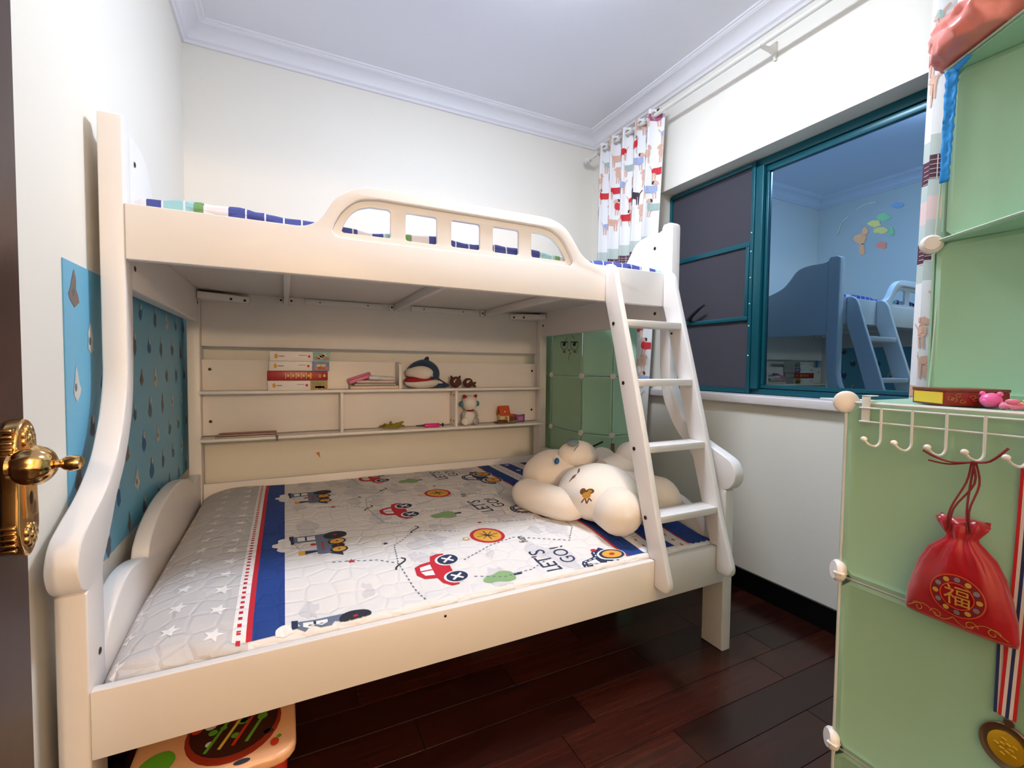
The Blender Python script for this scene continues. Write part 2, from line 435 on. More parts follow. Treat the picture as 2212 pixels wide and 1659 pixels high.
# iridescent round sticker on the glass
stk0 = Print(lambda y, z, l: Vector((FX+.026-.0005-l, y, z)), [mat('holo_orange', (150, 130, 108), .3), mat('holo_green', (70, 150, 125), .3), mat('holo_lime', (140, 160, 105), .3), mat('holo_blue', (56, 112, 165), .3), mat('holo_rose', (150, 105, 105), .3), mat('holo_edge', (105, 140, 145), .3)])
def sp(x, y):
    q = pix(0, FX+.025, x, y); return (q.y, q.z)
hm = stk0.mats
random.seed(3)
stick = thing('window_sticker', 'round iridescent rainbow sticker on the dark blue window glass', 'sticker', loc=tuple(pix(0, FX+.02, 1885, 495)))
def patch(mi, cx, cy, rx, ry, seed):
    stk = Print(stk0.surf, hm); pts = []
    for k in range(16):
        a = 2*PI*k/16; rr = 1+.5*noise.noise(Vector((math.cos(a)*1.6+seed, math.sin(a)*1.6, seed)))
        pts.append(sp(cx+rx*rr*math.cos(a), cy+ry*rr*math.sin(a)))
    stk.poly(mi, pts); stk.build('foil_patch', stick)
patch(hm[0], 1858, 516, 14, 10, 1); patch(hm[0], 1868, 500, 7, 9, 2); patch(hm[0], 1862, 540, 7, 12, 3); patch(hm[4], 1905, 530, 14, 7, 4)
patch(hm[1], 1908, 469, 16, 7, 5); patch(hm[2], 1890, 483, 14, 7, 6); patch(hm[2], 1903, 498, 17, 7, 7); patch(hm[1], 1925, 500, 6, 10, 8); patch(hm[3], 1940, 443, 13, 7, 9)
for pts_ in ([sp(1808, 508), sp(1818, 482), sp(1832, 468)], [sp(1850, 453), sp(1868, 442), sp(1895, 436)]):
    e_ = Print(stk0.surf, hm); e_.line(hm[5], pts_, .004); e_.build('foil_edge', stick)
# sill
SILL = mat('sill_stone', (232, 222, 220), .35, vary=.03, vscale=9)
bm = bmesh.new(); bm_box(bm, 2.14, 2.285, WY0-.06, WY1+.14, WZ0-.044, WZ0, .006, 3); 
o = from_bm('trim_5', bm, SILL); struct(o, 'pale stone window sill')

# ------------------------------------------------------------------ open door on the left
door = thing('door_1', 'dark brown door leaf opened flat along the left wall', None, kind='structure', loc=(-.42, .6, 0))
DW = wood_mat('dark_door_wood', (44, 17, 13), (60, 25, 19), .42)
box('door_leaf', -.440, -.400, .17, 1.074, .012, 2.05, DW, door, .003)
hx = -.399
bpm = [(1.0, .862), (1.045, .866)]
def plate(y): return y
pl_ = smoothpts([(1.020, .850), (1.040, .862), (1.052, .885), (1.055, .91), (1.052, .965), (1.055, 1.01), (1.052, 1.045), (1.040, 1.066), (1.02, 1.075), (1.0, 1.066), (.988, 1.045), (.985, 1.01), (.988, .965), (.985, .91), (.988, .885), (1.0, .862)], 3, True)
hp = prism('back_plate', pl_, 'x', hx, hx+.022, GOLD, door, bevel=.004)
prism('plate_panel', [(1.003, .915), (1.037, .915), (1.037, 1.012), (1.003, 1.012)], 'x', hx+.0215, hx+.025, GOLD, hp, bevel=.0015)
for zc in (.885, 1.045):
    for k in range(7):
        a = k/7*2*PI
        blob('leaf_relief', frame_to((hx+.0225, 1.02+.013*math.cos(a), zc+.013*math.sin(a)), (1, 0, 0)), (.006, .009, .005), GOLD, hp, seg=10, rings=6)
    blob('leaf_relief', frame_to((hx+.0235, 1.02, zc), (1, 0, 0)), (.008, .008, .006), GOLD, hp, seg=10, rings=6)
for zc in (.868, .877, .886, .895, .904, 1.018, 1.028, 1.038, 1.048, 1.058):
    box('edge_rib', hx, hx+.019, .980, .9895, zc, zc+.005, GOLD, hp, .0015)
kb = pix(0, hx+.045, 78, 1005)
def ribs(c):
    a = math.atan2(c.y, c.x); return Vector((c.x*(1+.035*math.cos(12*a)), c.y*(1+.035*math.cos(12*a)), c.z))
KM = frame_to((hx+.042, kb.y, kb.z), (1, 0, 0), (0, 1, 0))
lathe('knob_neck', [(.020, 0), (.016, .008), (.012, .014), (.012, .02)], frame_to((hx+.015, kb.y, kb.z), (1, 0, 0)), GOLD, door, 24)
blob('knob', KM, (.031, .031, .029), GOLD, door, ribs, 48, 24)
lathe('knob_turn', [(.009, 0), (.006, .008), (.011, .014), (.0135, .022), (.011, .033), (.005, .037)], frame_to((hx+.066, kb.y, kb.z), (1, 0, 0)), GOLD, door, 14)
kk = pix(0, hx+.02, 55, 1075)
blob('key_cylinder', frame_to((hx+.0225, 1.02, .945), (1, 0, 0)), (.009, .016, .004), BOLT, hp, seg=12, rings=8)

# ------------------------------------------------------------------ blue wall sheet on the left wall
WPM = mat('sky_blue_sheet', (112, 184, 216), .45, vary=.04, vscale=4)
sheet = thing('wall_sheet', 'sky blue printed wall sheet stuck on the wall beside the bed', 'wall decal', loc=(XL, 2.2, .6))
box('sheet', XL+.0003, XL+.0028, 1.449, 2.97, .602, 1.413, WPM, sheet, 0)
pr = Print(lambda y, z, l: Vector((XL+.0028+l, y, z)), [mat('motif_grey', (92, 106, 122), .6), mat('motif_pale', (206, 206, 200), .6), mat('motif_blue', (52, 108, 160), .6), mat('motif_brown', (128, 110, 100), .6)])
random.seed(11)
row = 0; z = 1.35
while z > .64:
    y = 1.51+(row % 2)*.10
    while y < 2.94:
        k = random.choice((0, 1, 2, 3)); h = random.uniform(.06, .10); ww = random.uniform(.016, .026)
        pts = [(y+ww*s*math.sin(PI*t**.6)*(1+.9*noise.noise(Vector((t*4, y*7, z*9+s)))), z-h/2+h*t) for s, ts in ((1, [i/6 for i in range(7)]), (-1, [1-i/6 for i in range(1, 6)])) for t in ts]
        pr.poly(pr.mats[k], pts)
        if k in (0, 2): pr.poly(pr.mats[1], circ(y+.004, z+h*.3, .009, .014, 8), 1)
        else: pr.poly(pr.mats[0], circ(y-.006, z-h*.1, .007, .011, 8), 1)
        y += .20+random.uniform(-.015, .015)
    z -= .118; row += 1
pr.build('motif_print', sheet)

# ------------------------------------------------------------------ bunk bed
bed = thing('bunk_bed', 'white wooden bunk bed with scrolled ends, upper guard rail and back shelves', 'bunk bed', loc=(.61, 2.1, 0))
EL, ER = (-.441, -.386), (1.609, 1.661)
FRONT = [(1.603, 1.815), (1.603, 1.15), (1.594, 1.10), (1.578, 1.055), (1.552, 1.003), (1.497, .927), (1.41, .862), (1.31, .818), (1.258, .790), (1.236, .746), (1.242, .708), (1.262, .682), (1.285, .671)]
REAR = [(1.383, .638), (1.383, .69), (1.41, .723), (1.455, .776), (1.493, .828), (1.563, .896), (1.621, .987), (1.646, 1.05), (1.660, 1.12), (1.666, 1.20)]
post = [(1.278, .668), (1.278, 0), (1.383, 0)] + smoothpts(REAR, 4) + [(1.670, 1.30), (1.671, 1.826), (1.66, 1.842), (1.62, 1.842), (1.606, 1.833)] + [(1.603, 1.815)] + smoothpts(FRONT[1:], 4)
UPPER = [(1.6715, 1.378), (2.8145, 1.378), (2.8145, 1.60)] + smoothpts([(2.45, 1.602), (2.30, 1.61), (2.15, 1.635), (2.03, 1.665), (1.955, 1.695), (1.913, 1.732), (1.870, 1.785), (1.835, 1.805), (1.782, 1.815), (1.70, 1.815)], 4) + [(1.6715, 1.822)]
LOWER = [(1.3835, .294), (2.8145, .294), (2.8145, .597)] + smoothpts([(2.72, .600), (2.66, .597), (2.625, .592)], 3) + smoothpts([(2.62, .597), (2.57, .62), (2.45, .655), (2.3, .676), (2.15, .678), (2.0, .662), (1.88, .628), (1.815, .59), (1.795, .560)], 4) + smoothpts([(1.79, .556), (1.72, .575), (1.62, .588), (1.53, .575), (1.45, .535), (1.41, .50), (1.3835, .468)], 4)
for e0, e1 in (EL, ER):
    prism('end_post', post, 'x', e0, e1, WHITE, bed, bevel=.006)
    box('rear_post', e0, e1, 2.815, 2.90, 0, 1.60, WHITE, bed, .004)
    prism('upper_end_board', UPPER, 'x', e0+.006, e1-.002, WHITE, bed, bevel=.006)
    prism('lower_end_board', LOWER, 'x', e0+.004, e1-.004, WHITE, bed, bevel=.008)
X0, X1 = EL[1]+.0005, ER[0]-.0005
box('lower_front_rail', X0, X1, 1.278, 1.303, .294, .449, WHITE, bed, .003)
box('lower_back_rail', X0, X1, 2.862, 2.884, .294, .53, WHITE, bed, .003)
# upper front rail with the arched guard
RTOP = [(X0, 1.601), (.0, 1.601)] + smoothpts([(.037, 1.601), (.061, 1.604), (.089, 1.617), (.113, 1.64), (.133, 1.672), (.154, 1.704), (.188, 1.731), (.222, 1.747), (.262, 1.757), (.335, 1.760)], 4) + smoothpts([(.90, 1.760), (.949, 1.758), (.994, 1.747), (1.034, 1.724), (1.069, 1.685), (1.103, 1.640), (1.139, 1.614), (1.172, 1.603), (1.211, 1.602)], 4) + [(X1, 1.602), (X1, 1.450), (X0, 1.450)]
REC = smoothpts([(.150, 1.625), (.170, 1.660), (.20, 1.692), (.235, 1.712), (.289, 1.721)], 4) + smoothpts([(.917, 1.721), (.962, 1.714), (1.009, 1.688), (1.043, 1.645), (1.062, 1.612), (1.066, 1.594), (1.054, 1.582)], 4) + smoothpts([(.17, 1.580), (.150, 1.586), (.142, 1.602)], 3)
fr = prism('upper_front_rail', RTOP, 'y', 1.603, 1.636, WHITE, bed, holes=[REC], bevel=.004)
def rrect(x0, x1, z0, z1, r=.009):
    o = []
    for cx, cz, a in ((x1-r, z1-r, 0), (x0+r, z1-r, PI/2), (x0+r, z0+r, PI), (x1-r, z0+r, 1.5*PI)):
        o += [(cx+r*math.cos(a+k*PI/8), cz+r*math.sin(a+k*PI/8)) for k in range(5)]
    return o
O1 = smoothpts([(.172, 1.606), (.182, 1.632), (.20, 1.661), (.226, 1.683), (.262, 1.695)], 3) + [(.322, 1.696), (.330, 1.69), (.330, 1.608), (.325, 1.602), (.178, 1.601)]
O5 = [(.879, 1.607), (.879, 1.690), (.886, 1.696)] + smoothpts([(.925, 1.696), (.968, 1.685), (1.003, 1.658), (1.027, 1.628), (1.040, 1.607)], 3) + [(1.035, 1.601), (.885, 1.601)]
prism('guard_panel', [(p[0], p[1]) for p in REC], 'y', 1.618, 1.633, WHITE, bed, holes=[O1, rrect(.382, .494, 1.601, 1.695), rrect(.548, .660, 1.601, 1.695), rrect(.713, .823, 1.601, 1.695), O5], bevel=.003)
# base of the upper bunk
box('upper_back_rail', X0, X1, 2.862, 2.884, 1.256, 1.598, WHITE, bed, .003)
box('upper_base_board', X0, X1, 1.637, 2.861, 1.536, 1.546, WHITE, bed, .001)
for x in (.0, .60, 1.195):
    b_ = box('cross_beam', x, x+.024, 1.637, 2.861, 1.496, 1.5355, WHITE, bed, .002)
    for dx in (-.028, .024):
        box('beam_block', x+dx+.001, x+dx+.027, 2.838, 2.8615, 1.494, 1.5355, WHITE, b_, .002)
        lathe('bolt', [(.006, 0), (.006, .0015), (.003, .0025)], frame_to((x+dx+.014, 2.8378, 1.515), (0, -1, 0)), BOLT, b_, 10)
for x0, x1 in ((.105, .528), (.708, 1.128)):
    b_ = box('batten', x0, x1, 2.848, 2.8615, 1.502, 1.532, WHITE, bed, .002)
    for x in (x0+.08, x1-.08): lathe('screw', [(.004, 0), (.004, .001), (.002, .0015)], frame_to((x, 2.8478, 1.517), (0, -1, 0)), BOLT, b_, 8)
for s, xe in ((1, X0), (-1, X1)):
    L_ = .22
    a = [(xe+s*.002, 2.861), (xe+s*.002, 2.861-.12), (xe+s*.02, 2.861-.12), (xe+s*L_, 2.861-.02), (xe+s*L_, 2.861)]
    b_ = prism('corner_bracket', a, 'z', 1.488, 1.522, WHITE, bed, bevel=.002)
    for t in (.14, .20): lathe('bolt', [(.007, 0), (.007, .002), (.004, .003)], frame_to((xe+s*t, 2.861-.12+.10*(t-.02)/.2-.0005, 1.50), (0, -1, 0)), BOLT, b_, 10)
# shelf backs, shelves and dividers
box('shelf_back', X0, X1, 2.868, 2.885, .785, 1.185, WHITE, bed, .002)
s1 = box('shelf', X0+.001, X1-.001, 2.750, 2.8675, 1.009, 1.025, WHITE, bed, .003)
s2 = box('shelf', X0+.001, X1-.001, 2.750, 2.8675, .765, .781, WHITE, bed, .003)
for x in (.283, .965): box('shelf_divider', x, x+.016, 2.754, 2.8675, .7815, 1.0085, WHITE, bed, .002)
dv = [(2.8675, 1.0255), (2.754, 1.0255), (2.754, 1.12), (2.758, 1.15), (2.77, 1.172), (2.79, 1.183), (2.81, 1.185), (2.8675, 1.185)]
prism('shelf_divider', dv, 'x', .612, .628, WHITE, bed, bevel=.002)
def bolt(p, n, r=.008, parent=bed):
    return lathe('bolt', [(r, 0), (r, .0012), (r*.55, .002), (r*.5, .0008)], frame_to(p, n), BOLT, parent, 12)
for x in (X0+.035, X1-.035):
    for z in (1.135, .86): bolt((x, 2.8678, z), (0, -1, 0))
for z in (.815, .98):
    for y in (2.785, 2.84): bolt((.9648, y, z), (-1, 0, 0), .006)
bolt((EL[1]-.0015, 1.72, 1.745), (1, 0, 0)); bolt((ER[0]+.0055, 1.72, 1.745), (-1, 0, 0))
bolt((EL[1]-.0015, 1.70, 1.44), (1, 0, 0)); bolt((ER[0]+.0055, 1.66+.05, 1.43), (-1, 0, 0)); bolt((ER[0]+.0055, 2.79, 1.45), (-1, 0, 0)); bolt((EL[1]-.0015, 2.78, 1.47), (1, 0, 0))
bolt((EL[1]+.0002, 1.345, .505), (1, 0, 0)); bolt((ER[0]-.0002, 1.345, .33), (-1, 0, 0)); bolt((ER[0]-.0002, 1.345, .51), (-1, 0, 0))
bolt((.42, 1.2778, .43), (0, -1, 0), .004)

# ------------------------------------------------------------------ ladder
lad = thing('bunk_ladder', 'white four-rung wooden ladder leaning from upper bunk to lower rail', 'ladder', loc=(1.4, 1.4, .34))
ST = [(1.6025, 1.606), (1.6025, 1.447)] + smoothpts([(1.597, 1.435), (1.544, 1.262), (1.446, .915), (1.314, .468)], 2) + [(1.304, .4505), (1.2775, .4505), (1.2775, .352)] + [(1.262, .347), (1.226, .345), (1.212, .350), (1.204, .362), (1.202, .376), (1.204, .388)] + smoothpts([(1.222, .445), (1.276, .62), (1.345, .885), (1.424, 1.163), (1.482, 1.359), (1.522, 1.495), (1.538, 1.555), (1.556, 1.59), (1.578, 1.604)], 4)
STX = ((1.231, 1.257), (1.559, 1.585))
for a, b_ in STX:
    s_ = prism('stile', ST, 'x', a, b_, WHITE, lad, bevel=.006)
for zc in (1.352, 1.107, .851, .598):
    yf = 1.225+(zc+.013-.45)/(1.359-.45)*(1.482-1.225)+.004
    r_ = box('rung', 1.2575, 1.5585, yf, yf+.082, zc-.0135, zc+.0135, WHITE, lad, .003)
    for k in range(3): box('grip_groove', 1.262, 1.554, yf+.02+.02*k, yf+.024+.02*k, zc+.0125, zc+.0141, WHITE, r_, .0004)
    bolt((1.2308, yf+.055, zc-.002), (-1, 0, 0), .008, lad)
    bolt((1.5588-.0008, yf+.055, zc-.03), (-1, 0, 0), .005, lad) if zc > 1.2 else None

# ------------------------------------------------------------------ lower mattress with printed cover
MX0, MX1, MY0, MY1 = -.381, 1.604, 1.306, 2.858
def sstep(a, b, v):
    t = min(1, max(0, (v-a)/(b-a))); return t*t*(3-2*t)
def mh(x, y):
    h = .497+.0035*noise.noise(Vector((x*3.1, y*3.1, 0)))+.0022*noise.noise(Vector((x*9, y*9, 3.3)))+.0009*noise.noise(Vector((x*26, y*26, 7.7)))
    e = y-MY0
    lf = sstep(.12, -.12, x)                       # the head end is crumpled and rounder
    h -= (.033-.012*lf)*sstep(1.62, 1.32, y)
    R, D = .022+.075*lf, .014+.034*lf
    if e < R: h -= D*(1-math.sqrt(max(0, 1-((R-e)/R)**2)))
    if e < .13: h += (.003+.010*lf)*(1-e/.13)*noise.noise(Vector((x*9, y*30+x*6, 1.2)))
    for d, R2, D2 in ((x-MX0, .16, .05), (MX1-x, .10, .02), (MY1-y, .05, .018)):
        if d < R2: h -= D2*(1-math.sqrt(max(0, 1-((R2-d)/R2)**2)))
    h += .012*math.exp(-((x+.20)/.13)**2)
    return h
mtr = thing('lower_mattress', 'lower bunk mattress in a white quilted cover printed with cars', 'mattress', loc=(.61, 2.08, .42))
NX, NY = 190, 150
V, F, MI = [], [], []
QW = mat('quilt_white', (236, 231, 228), .9)
QG = mat('quilt_grey', (206, 203, 203), .9)
def quilt(m):
    nt = m.node_tree; b = nt.nodes['Principled BSDF']
    tc = nt.nodes.new('ShaderNodeTexCoord')
    vo = nt.nodes.new('ShaderNodeTexVoronoi'); vo.feature = 'DISTANCE_TO_EDGE'; vo.inputs['Scale'].default_value = 15; vo.inputs['Randomness'].default_value = .55
    n = nt.nodes.new('ShaderNodeTexNoise'); n.inputs['Scale'].default_value = 26; n.inputs['Detail'].default_value = 4
    mr = nt.nodes.new('ShaderNodeMapRange'); mr.inputs['From Max'].default_value = .12
    ad = nt.nodes.new('ShaderNodeMath'); ad.operation = 'ADD'
    nt.links.new(tc.outputs['Object'], vo.inputs['Vector']); nt.links.new(tc.outputs['Object'], n.inputs['Vector'])
    nt.links.new(vo.outputs['Distance'], mr.inputs[0]); nt.links.new(mr.outputs[0], ad.inputs[0]); nt.links.new(n.outputs['Fac'], ad.inputs[1])
    bp = nt.nodes.new('ShaderNodeBump'); bp.inputs['Strength'].default_value = .55; bp.inputs['Distance'].default_value = .004
    nt.links.new(ad.outputs[0], bp.inputs['Height']); nt.links.new(bp.outputs[0], b.inputs['Normal'])
for m_ in (QW, QG, BLUE, PWHITE, GREYP): quilt(m_)
for j in range(NY+1):
    for i in range(NX+1):
        # finer towards the front
        t = j/NY; y = MY0+(MY1-MY0)*(t**1.25); x = MX0+(MX1-MX0)*i/NX
        V.append((x, y, mh(x, y)))
for j in range(NY):
    for i in range(NX):
        a = j*(NX+1)+i; F.append((a, a+1, a+NX+2, a+NX+1)); xm = (V[a][0]+V[a+1][0])/2; MI.append(1 if xm < -.092 else 0)
rim = [i for i in range(NX+1)] + [(j+1)*(NX+1)-1 for j in range(1, NY+1)] + [NY*(NX+1)+i for i in range(NX-1, -1, -1)] + [j*(NX+1) for j in range(NY-1, 0, -1)]
nb = len(V); 
for i in rim: V.append((V[i][0], V[i][1], .30))
n = len(rim)
for k in range(n):
    F.append((rim[k], nb+k, nb+(k+1) % n, rim[(k+1) % n])); MI.append(1 if V[rim[k]][0] < -.092 else 0)
F.append(tuple(range(nb, nb+n))[::-1]); MI.append(0)
mesh('quilted_cover', V, F, [QW, QG], mtr, 60, MI)
BLK = [PWHITE, GREYP, NAVY, BLUE, RED, YELLOW, GREENP, SLATE, INK]
mp = Print(lambda x, y, l: Vector((x, y, mh(x, y)+l)), BLK, .025)
wy = lambda y: y+.062*(max(0, 1.62-y)/.32)**1.5 if y < 1.62 else y
inm = lambda x, y: MX0+.01 < x < MX1-.012 and MY0+.006 < y < MY1-.004
random.seed(5)
# pale map blots
for k in range(60):
    cx, cy = random.uniform(.05, 1.05), random.uniform(1.33, 2.82); r = random.uniform(.02, .065)
    pts = []
    for q in range(14):
        a = 2*PI*q/14; rr = r*(1+.9*noise.noise(Vector((math.cos(a)*1.7+k, math.sin(a)*1.7, k*.37))))
        pts.append((cx+rr*.8*math.cos(a), cy+rr*1.5*math.sin(a)))
    mp.poly(GREYP, pts, 0, inm)
# bands
def strip(m_, x0, x1, layer=1, y0=MY0+.004, y1=MY1-.003):
    n = 30
    for k in range(n):
        a, b_ = y0+(y1-y0)*k/n, y0+(y1-y0)*(k+1)/n
        mp.poly(m_, [(x0, a), (x1, a), (x1, b_), (x0, b_)], layer, inm)
strip(BLUE, -.080, -.004); strip(RED, -.094, -.080); strip(PWHITE, -.125, -.094)
mp.line(RED, [(-.111, MY0+.01), (-.111, MY1-.01)], .010, 2, (.012, .014), inm)
strip(BLUE, 1.150, 1.225); strip(RED, 1.140, 1.150); strip(PWHITE, 1.225, 1.300); mp.line(RED, [(1.262, MY0+.01), (1.262, MY1-.01)], .007, 2, (.016, .03), inm)
strip(BLUE, 1.305, 1.380); strip(RED, 1.299, 1.305); strip(RED, 1.455, 1.463); mp.line(RED, [(1.418, MY0+.01), (1.418, MY1-.01)], .007, 2, (.016, .03), inm); strip(BLUE, 1.463, 1.585)
for k in range(9): mp.poly(PWHITE, star(1.343, 1.42+.17*k, .022, .4), 2, inm)
# stars on the grey head end
for i, x in enumerate((-.367, -.267, -.167)):
    for k in range(16):
        mp.poly(PWHITE, star(x, 1.352-.05*(i % 2)+.1035*k, .026, .3), 1, inm)
def art(cx, cy, s, shapes, base=1):
    # drawing axes: right = +y, up = -x
    for it in shapes:
        kind_, m_, pts = it[0], it[1], it[2]
        P = [(cx-u*s, wy(cy+r*s)) for r, u in pts]
        if kind_ == 'p': mp.poly(m_, P, base+it[3], inm)
        else: mp.line(m_, P, it[4]*s, base+it[3], it[5] if len(it) > 5 else None, inm)
CARS = [('p', RED, [(-1.0, -.28), (-1.02, -.05), (-.75, .15), (-.42, .22), (-.32, .55), (-.05, .72), (.4, .70), (.55, .5), (.62, .2), (.95, .12), (1.05, -.1), (1.0, -.3)], 0),
        ('p', PWHITE, [(-.22, .24), (-.15, .5), (.08, .58), (.08, .24)], 1), ('p', PWHITE, [(.15, .24), (.15, .58), (.36, .55), (.45, .24)], 1)]
for wx in (-.55, .55):
    CARS += [('p', PWHITE, circ(wx, -.30, .36), 1), ('p', NAVY, circ(wx, -.32, .31), 2), ('l', PWHITE, [(wx-.15, -.47), (wx+.15, -.17)], 3, .07), ('l', PWHITE, [(wx-.15, -.17), (wx+.15, -.47)], 3, .07)]
TRAIN = [('p', SLATE, [(-1.0, -.1), (-1.0, .95), (-.35, .95), (-.35, .25), (.95, .25), (1.0, 0), (.95, -.25), (-1.0, -.25)], 0), ('p', NAVY, [(-1.12, .93), (-1.12, 1.08), (-.25, 1.08), (-.25, .93)], 0),
         ('p', PWHITE, [(-.88, .25), (-.88, .82), (-.48, .82), (-.48, .25)], 1), ('l', NAVY, [(-.88, .55), (-.48, .55)], 2, .06), ('p', NAVY, [(.55, .25), (.5, .62), (.8, .62), (.72, .25)], 0), ('p', YELLOW, [(.5, .62), (.46, .82), (.84, .82), (.8, .62)], 1),
         ('p', NAVY, [(.95, -.05), (1.35, -.5), (.85, -.5), (.85, -.25)], 0), ('l', RED, [(-.2, .05), (.7, .05)], 1, .05), ('p', RED, circ(-.02, .34, .10), 1)]
for wx, wr, c in ((-.68, .40, INK), (.0, .30, YELLOW), (.42, .22, INK), (.78, .28, YELLOW)):
    TRAIN += [('p', INK, circ(wx, -.42, wr), 2), ('p', c, circ(wx, -.42, wr*.78), 3), ('p', RED if c is INK else INK, circ(wx, -.42, wr*.16), 4)]
COMP = [('p', RED, circ(0, 0, .88, .78), 0), ('p', YELLOW, circ(0, 0, .72, .62), 1), ('p', YELLOW, circ(0, 1.02, .18, .16), 0), ('p', PWHITE, circ(0, 1.02, .10, .09), 1), ('l', INK, [(-.5, 0), (.5, 0)], 2, .05), ('l', INK, [(0, -.5), (0, .5)], 2, .05),
        ('p', INK, [(-.36, -.36), (.04, -.05), (.36, .36), (-.04, .05)], 2), ('l', INK, [(-.3, .3), (.3, -.3)], 2, .04)]
TREE = [('p', GREENP, smoothpts([(-.45, -.35), (-.62, .05), (-.38, .42), (-.35, .75), (.0, .98), (.34, .75), (.40, .42), (.60, .05), (.42, -.35), (0, -.42)], 3, True), 0), ('p', NAVY, [(-.09, -.40), (-.11, -.78), (.11, -.78), (.09, -.40)], 1)]
JEEP = [('p', NAVY, smoothpts([(-1.1, -.30), (-1.15, .02), (-.85, .22), (-.45, .25), (-.25, .70), (.15, .80), (.55, .66), (.68, .25), (1.0, .15), (1.12, -.1), (1.05, -.32)], 2, True), 0), ('p', PWHITE, [(-.28, .25), (-.14, .58), (.08, .64), (.08, .25)], 1), ('p', PWHITE, [(.18, .25), (.18, .64), (.44, .56), (.52, .25)], 1),
        ('l', PWHITE, smoothpts([(-1.0, .06), (-.75, .15), (-.38, .18), (-.32, .6), (.1, .72), (.5, .6), (.6, .2), (1.0, .06)], 3), 1, .035, (.012, .010)), ('p', RED, circ(1.12, 0, .09), 1)]
for wx in (-.62, .58):
    JEEP += [('p', PWHITE, circ(wx, -.32, .44), 1), ('p', NAVY, circ(wx, -.34, .39), 2), ('p', YELLOW, circ(wx, -.34, .30), 3), ('p', RED, circ(wx, -.34, .09), 4)]
CLOUD = [('p', PWHITE, smoothpts([(-.9, -.2), (-1.0, .1), (-.7, .35), (-.4, .3), (-.2, .55), (.2, .55), (.35, .3), (.8, .3), (1.0, 0), (.7, -.25), (0, -.3)], 3, True), 0)]
SMOKE = [('l', INK, smoothpts([(-.5, -.2), (-.6, .1), (-.3, .3), (0, .2), (.2, .4), (.5, .25), (.4, 0)], 3), 1, .03)]
TXL, TXG, TXF = text_tris("LET'S"), text_tris("GO!"), text_tris("fun")
def letters(T_, m_, cx, cy, s, layer=2):
    for t in T_: mp.poly(m_, [(cx-u*s, wy(cy+r*s)) for r, u in t], layer, inm)
PY = .662
for k in range(-1, 3):
    dy = PY*k
    art(.469, 1.443+dy, .118, CARS); art(.128, 1.835+dy, .108, [(q[0], q[1], [(-a_, b_) for a_, b_ in q[2]])+tuple(q[3:]) for q in TRAIN]); art(.716, 1.655+dy, .088, COMP)
    art(.655, 1.300+dy, .080, TREE); art(1.050, 1.215+dy, .135, JEEP)
    letters(TXL, NAVY, .866, 1.255+dy, .092); letters(TXG, NAVY, .950, 1.305+dy, .085); letters(TXF, INK, .84, 1.535+dy, .05)
    art(-.005, 1.845+dy+.02, .07, CLOUD, 3); art(.05, 1.84+dy, .05, SMOKE)
    mp.poly(RED, star(.2, 1.622+dy, .017), 2, inm); mp.poly(NAVY, star(.335, 1.735+dy, .012), 2, inm); mp.poly(RED, star(.742, 1.80+dy, .014), 2, inm)
    for (cx, cy) in ((.343, 1.545), (.465, 1.835)):
        mp.line(INK, [(cx-.03*math.cos(t*.7)*(.5+.1*t), cy+dy-.03+.012*t) for t in range(7)], .006, 2, None, inm)
    D_ = (.010, .010)
    mp.line(SLATE, [(.14, 1.64+dy), (.28, 1.60+dy), (.343, 1.55+dy), (.36, 1.40+dy), (.38, 1.30+dy), (.45, 1.26+dy)], .0045, 2, D_, inm)
    mp.line(SLATE, [(.343, 1.56+dy), (.36, 1.70+dy), (.465, 1.82+dy), (.56, 1.78+dy), (.63, 1.74+dy)], .0045, 2, D_, inm)
    mp.line(SLATE, [(.56, 1.50+dy), (.68, 1.56+dy), (.80, 1.60+dy), (.9, 1.55+dy), (1.0, 1.50+dy), (1.08, 1.60+dy), (1.10, 1.75+dy)], .0045, 2, D_, inm)
    mp.line(SLATE, [(.56, 1.40+dy), (.65, 1.36+dy), (.76, 1.37+dy), (.86, 1.42+dy)], .0045, 2, D_, inm)
    mp.line(SLATE, [(.76, 1.80+dy), (.9, 1.76+dy), (1.05, 1.74+dy)], .0045, 2, D_, inm)
mp.build('cover_print', mtr)

# ------------------------------------------------------------------ upper bunk bedding
PLAID = ramp_mat('plaid_bedding', 'X', [(0, (66, 76, 146)), (.36, (226, 226, 232)), (.44, (66, 76, 146)), (.50, (150, 198, 206)), (.62, (110, 150, 96)), (.66, (224, 220, 222)), (.76, (62, 74, 144))], .85, fract=.62, fine=(.052, .09, (222, 222, 232), 'X'))
bq = thing('upper_bedding', 'navy plaid quilt lying on the upper bunk mattress', 'bedding', loc=(.6, 2.2, 1.55))
NX, NY = 160, 40; V, F = [], []
BX0, BX1, BY0, BY1 = -.372, 1.595, 1.644, 2.85
def uh(x, y):
    h = 1.634+.014*noise.noise(Vector((x*5, y*4, 2)))+.006*noise.noise(Vector((x*17, y*12, 5)))
    for d in (y-BY0, BY1-y, x-BX0, BX1-x):
        if d < .05: h -= .012*(1-math.sqrt(max(0, 1-((.05-d)/.05)**2)))
    if x < -.05: h += .004
    return h
for j in range(NY+1):
    for i in range(NX+1):
        x, y = BX0+(BX1-BX0)*i/NX, BY0+(BY1-BY0)*(j/NY)**1.5; V.append((x, y, uh(x, y)))
for j in range(NY):
    for i in range(NX): a = j*(NX+1)+i; F.append((a, a+1, a+NX+2, a+NX+1))
rim = [i for i in range(NX+1)] + [(j+1)*(NX+1)-1 for j in range(1, NY+1)] + [NY*(NX+1)+i for i in range(NX-1, -1, -1)] + [j*(NX+1) for j in range(NY-1, 0, -1)]
nb = len(V)
for i in rim: V.append((V[i][0], V[i][1], 1.5465))
for k in range(len(rim)): F.append((rim[k], nb+k, nb+(k+1) % len(rim), rim[(k+1) % len(rim)]))
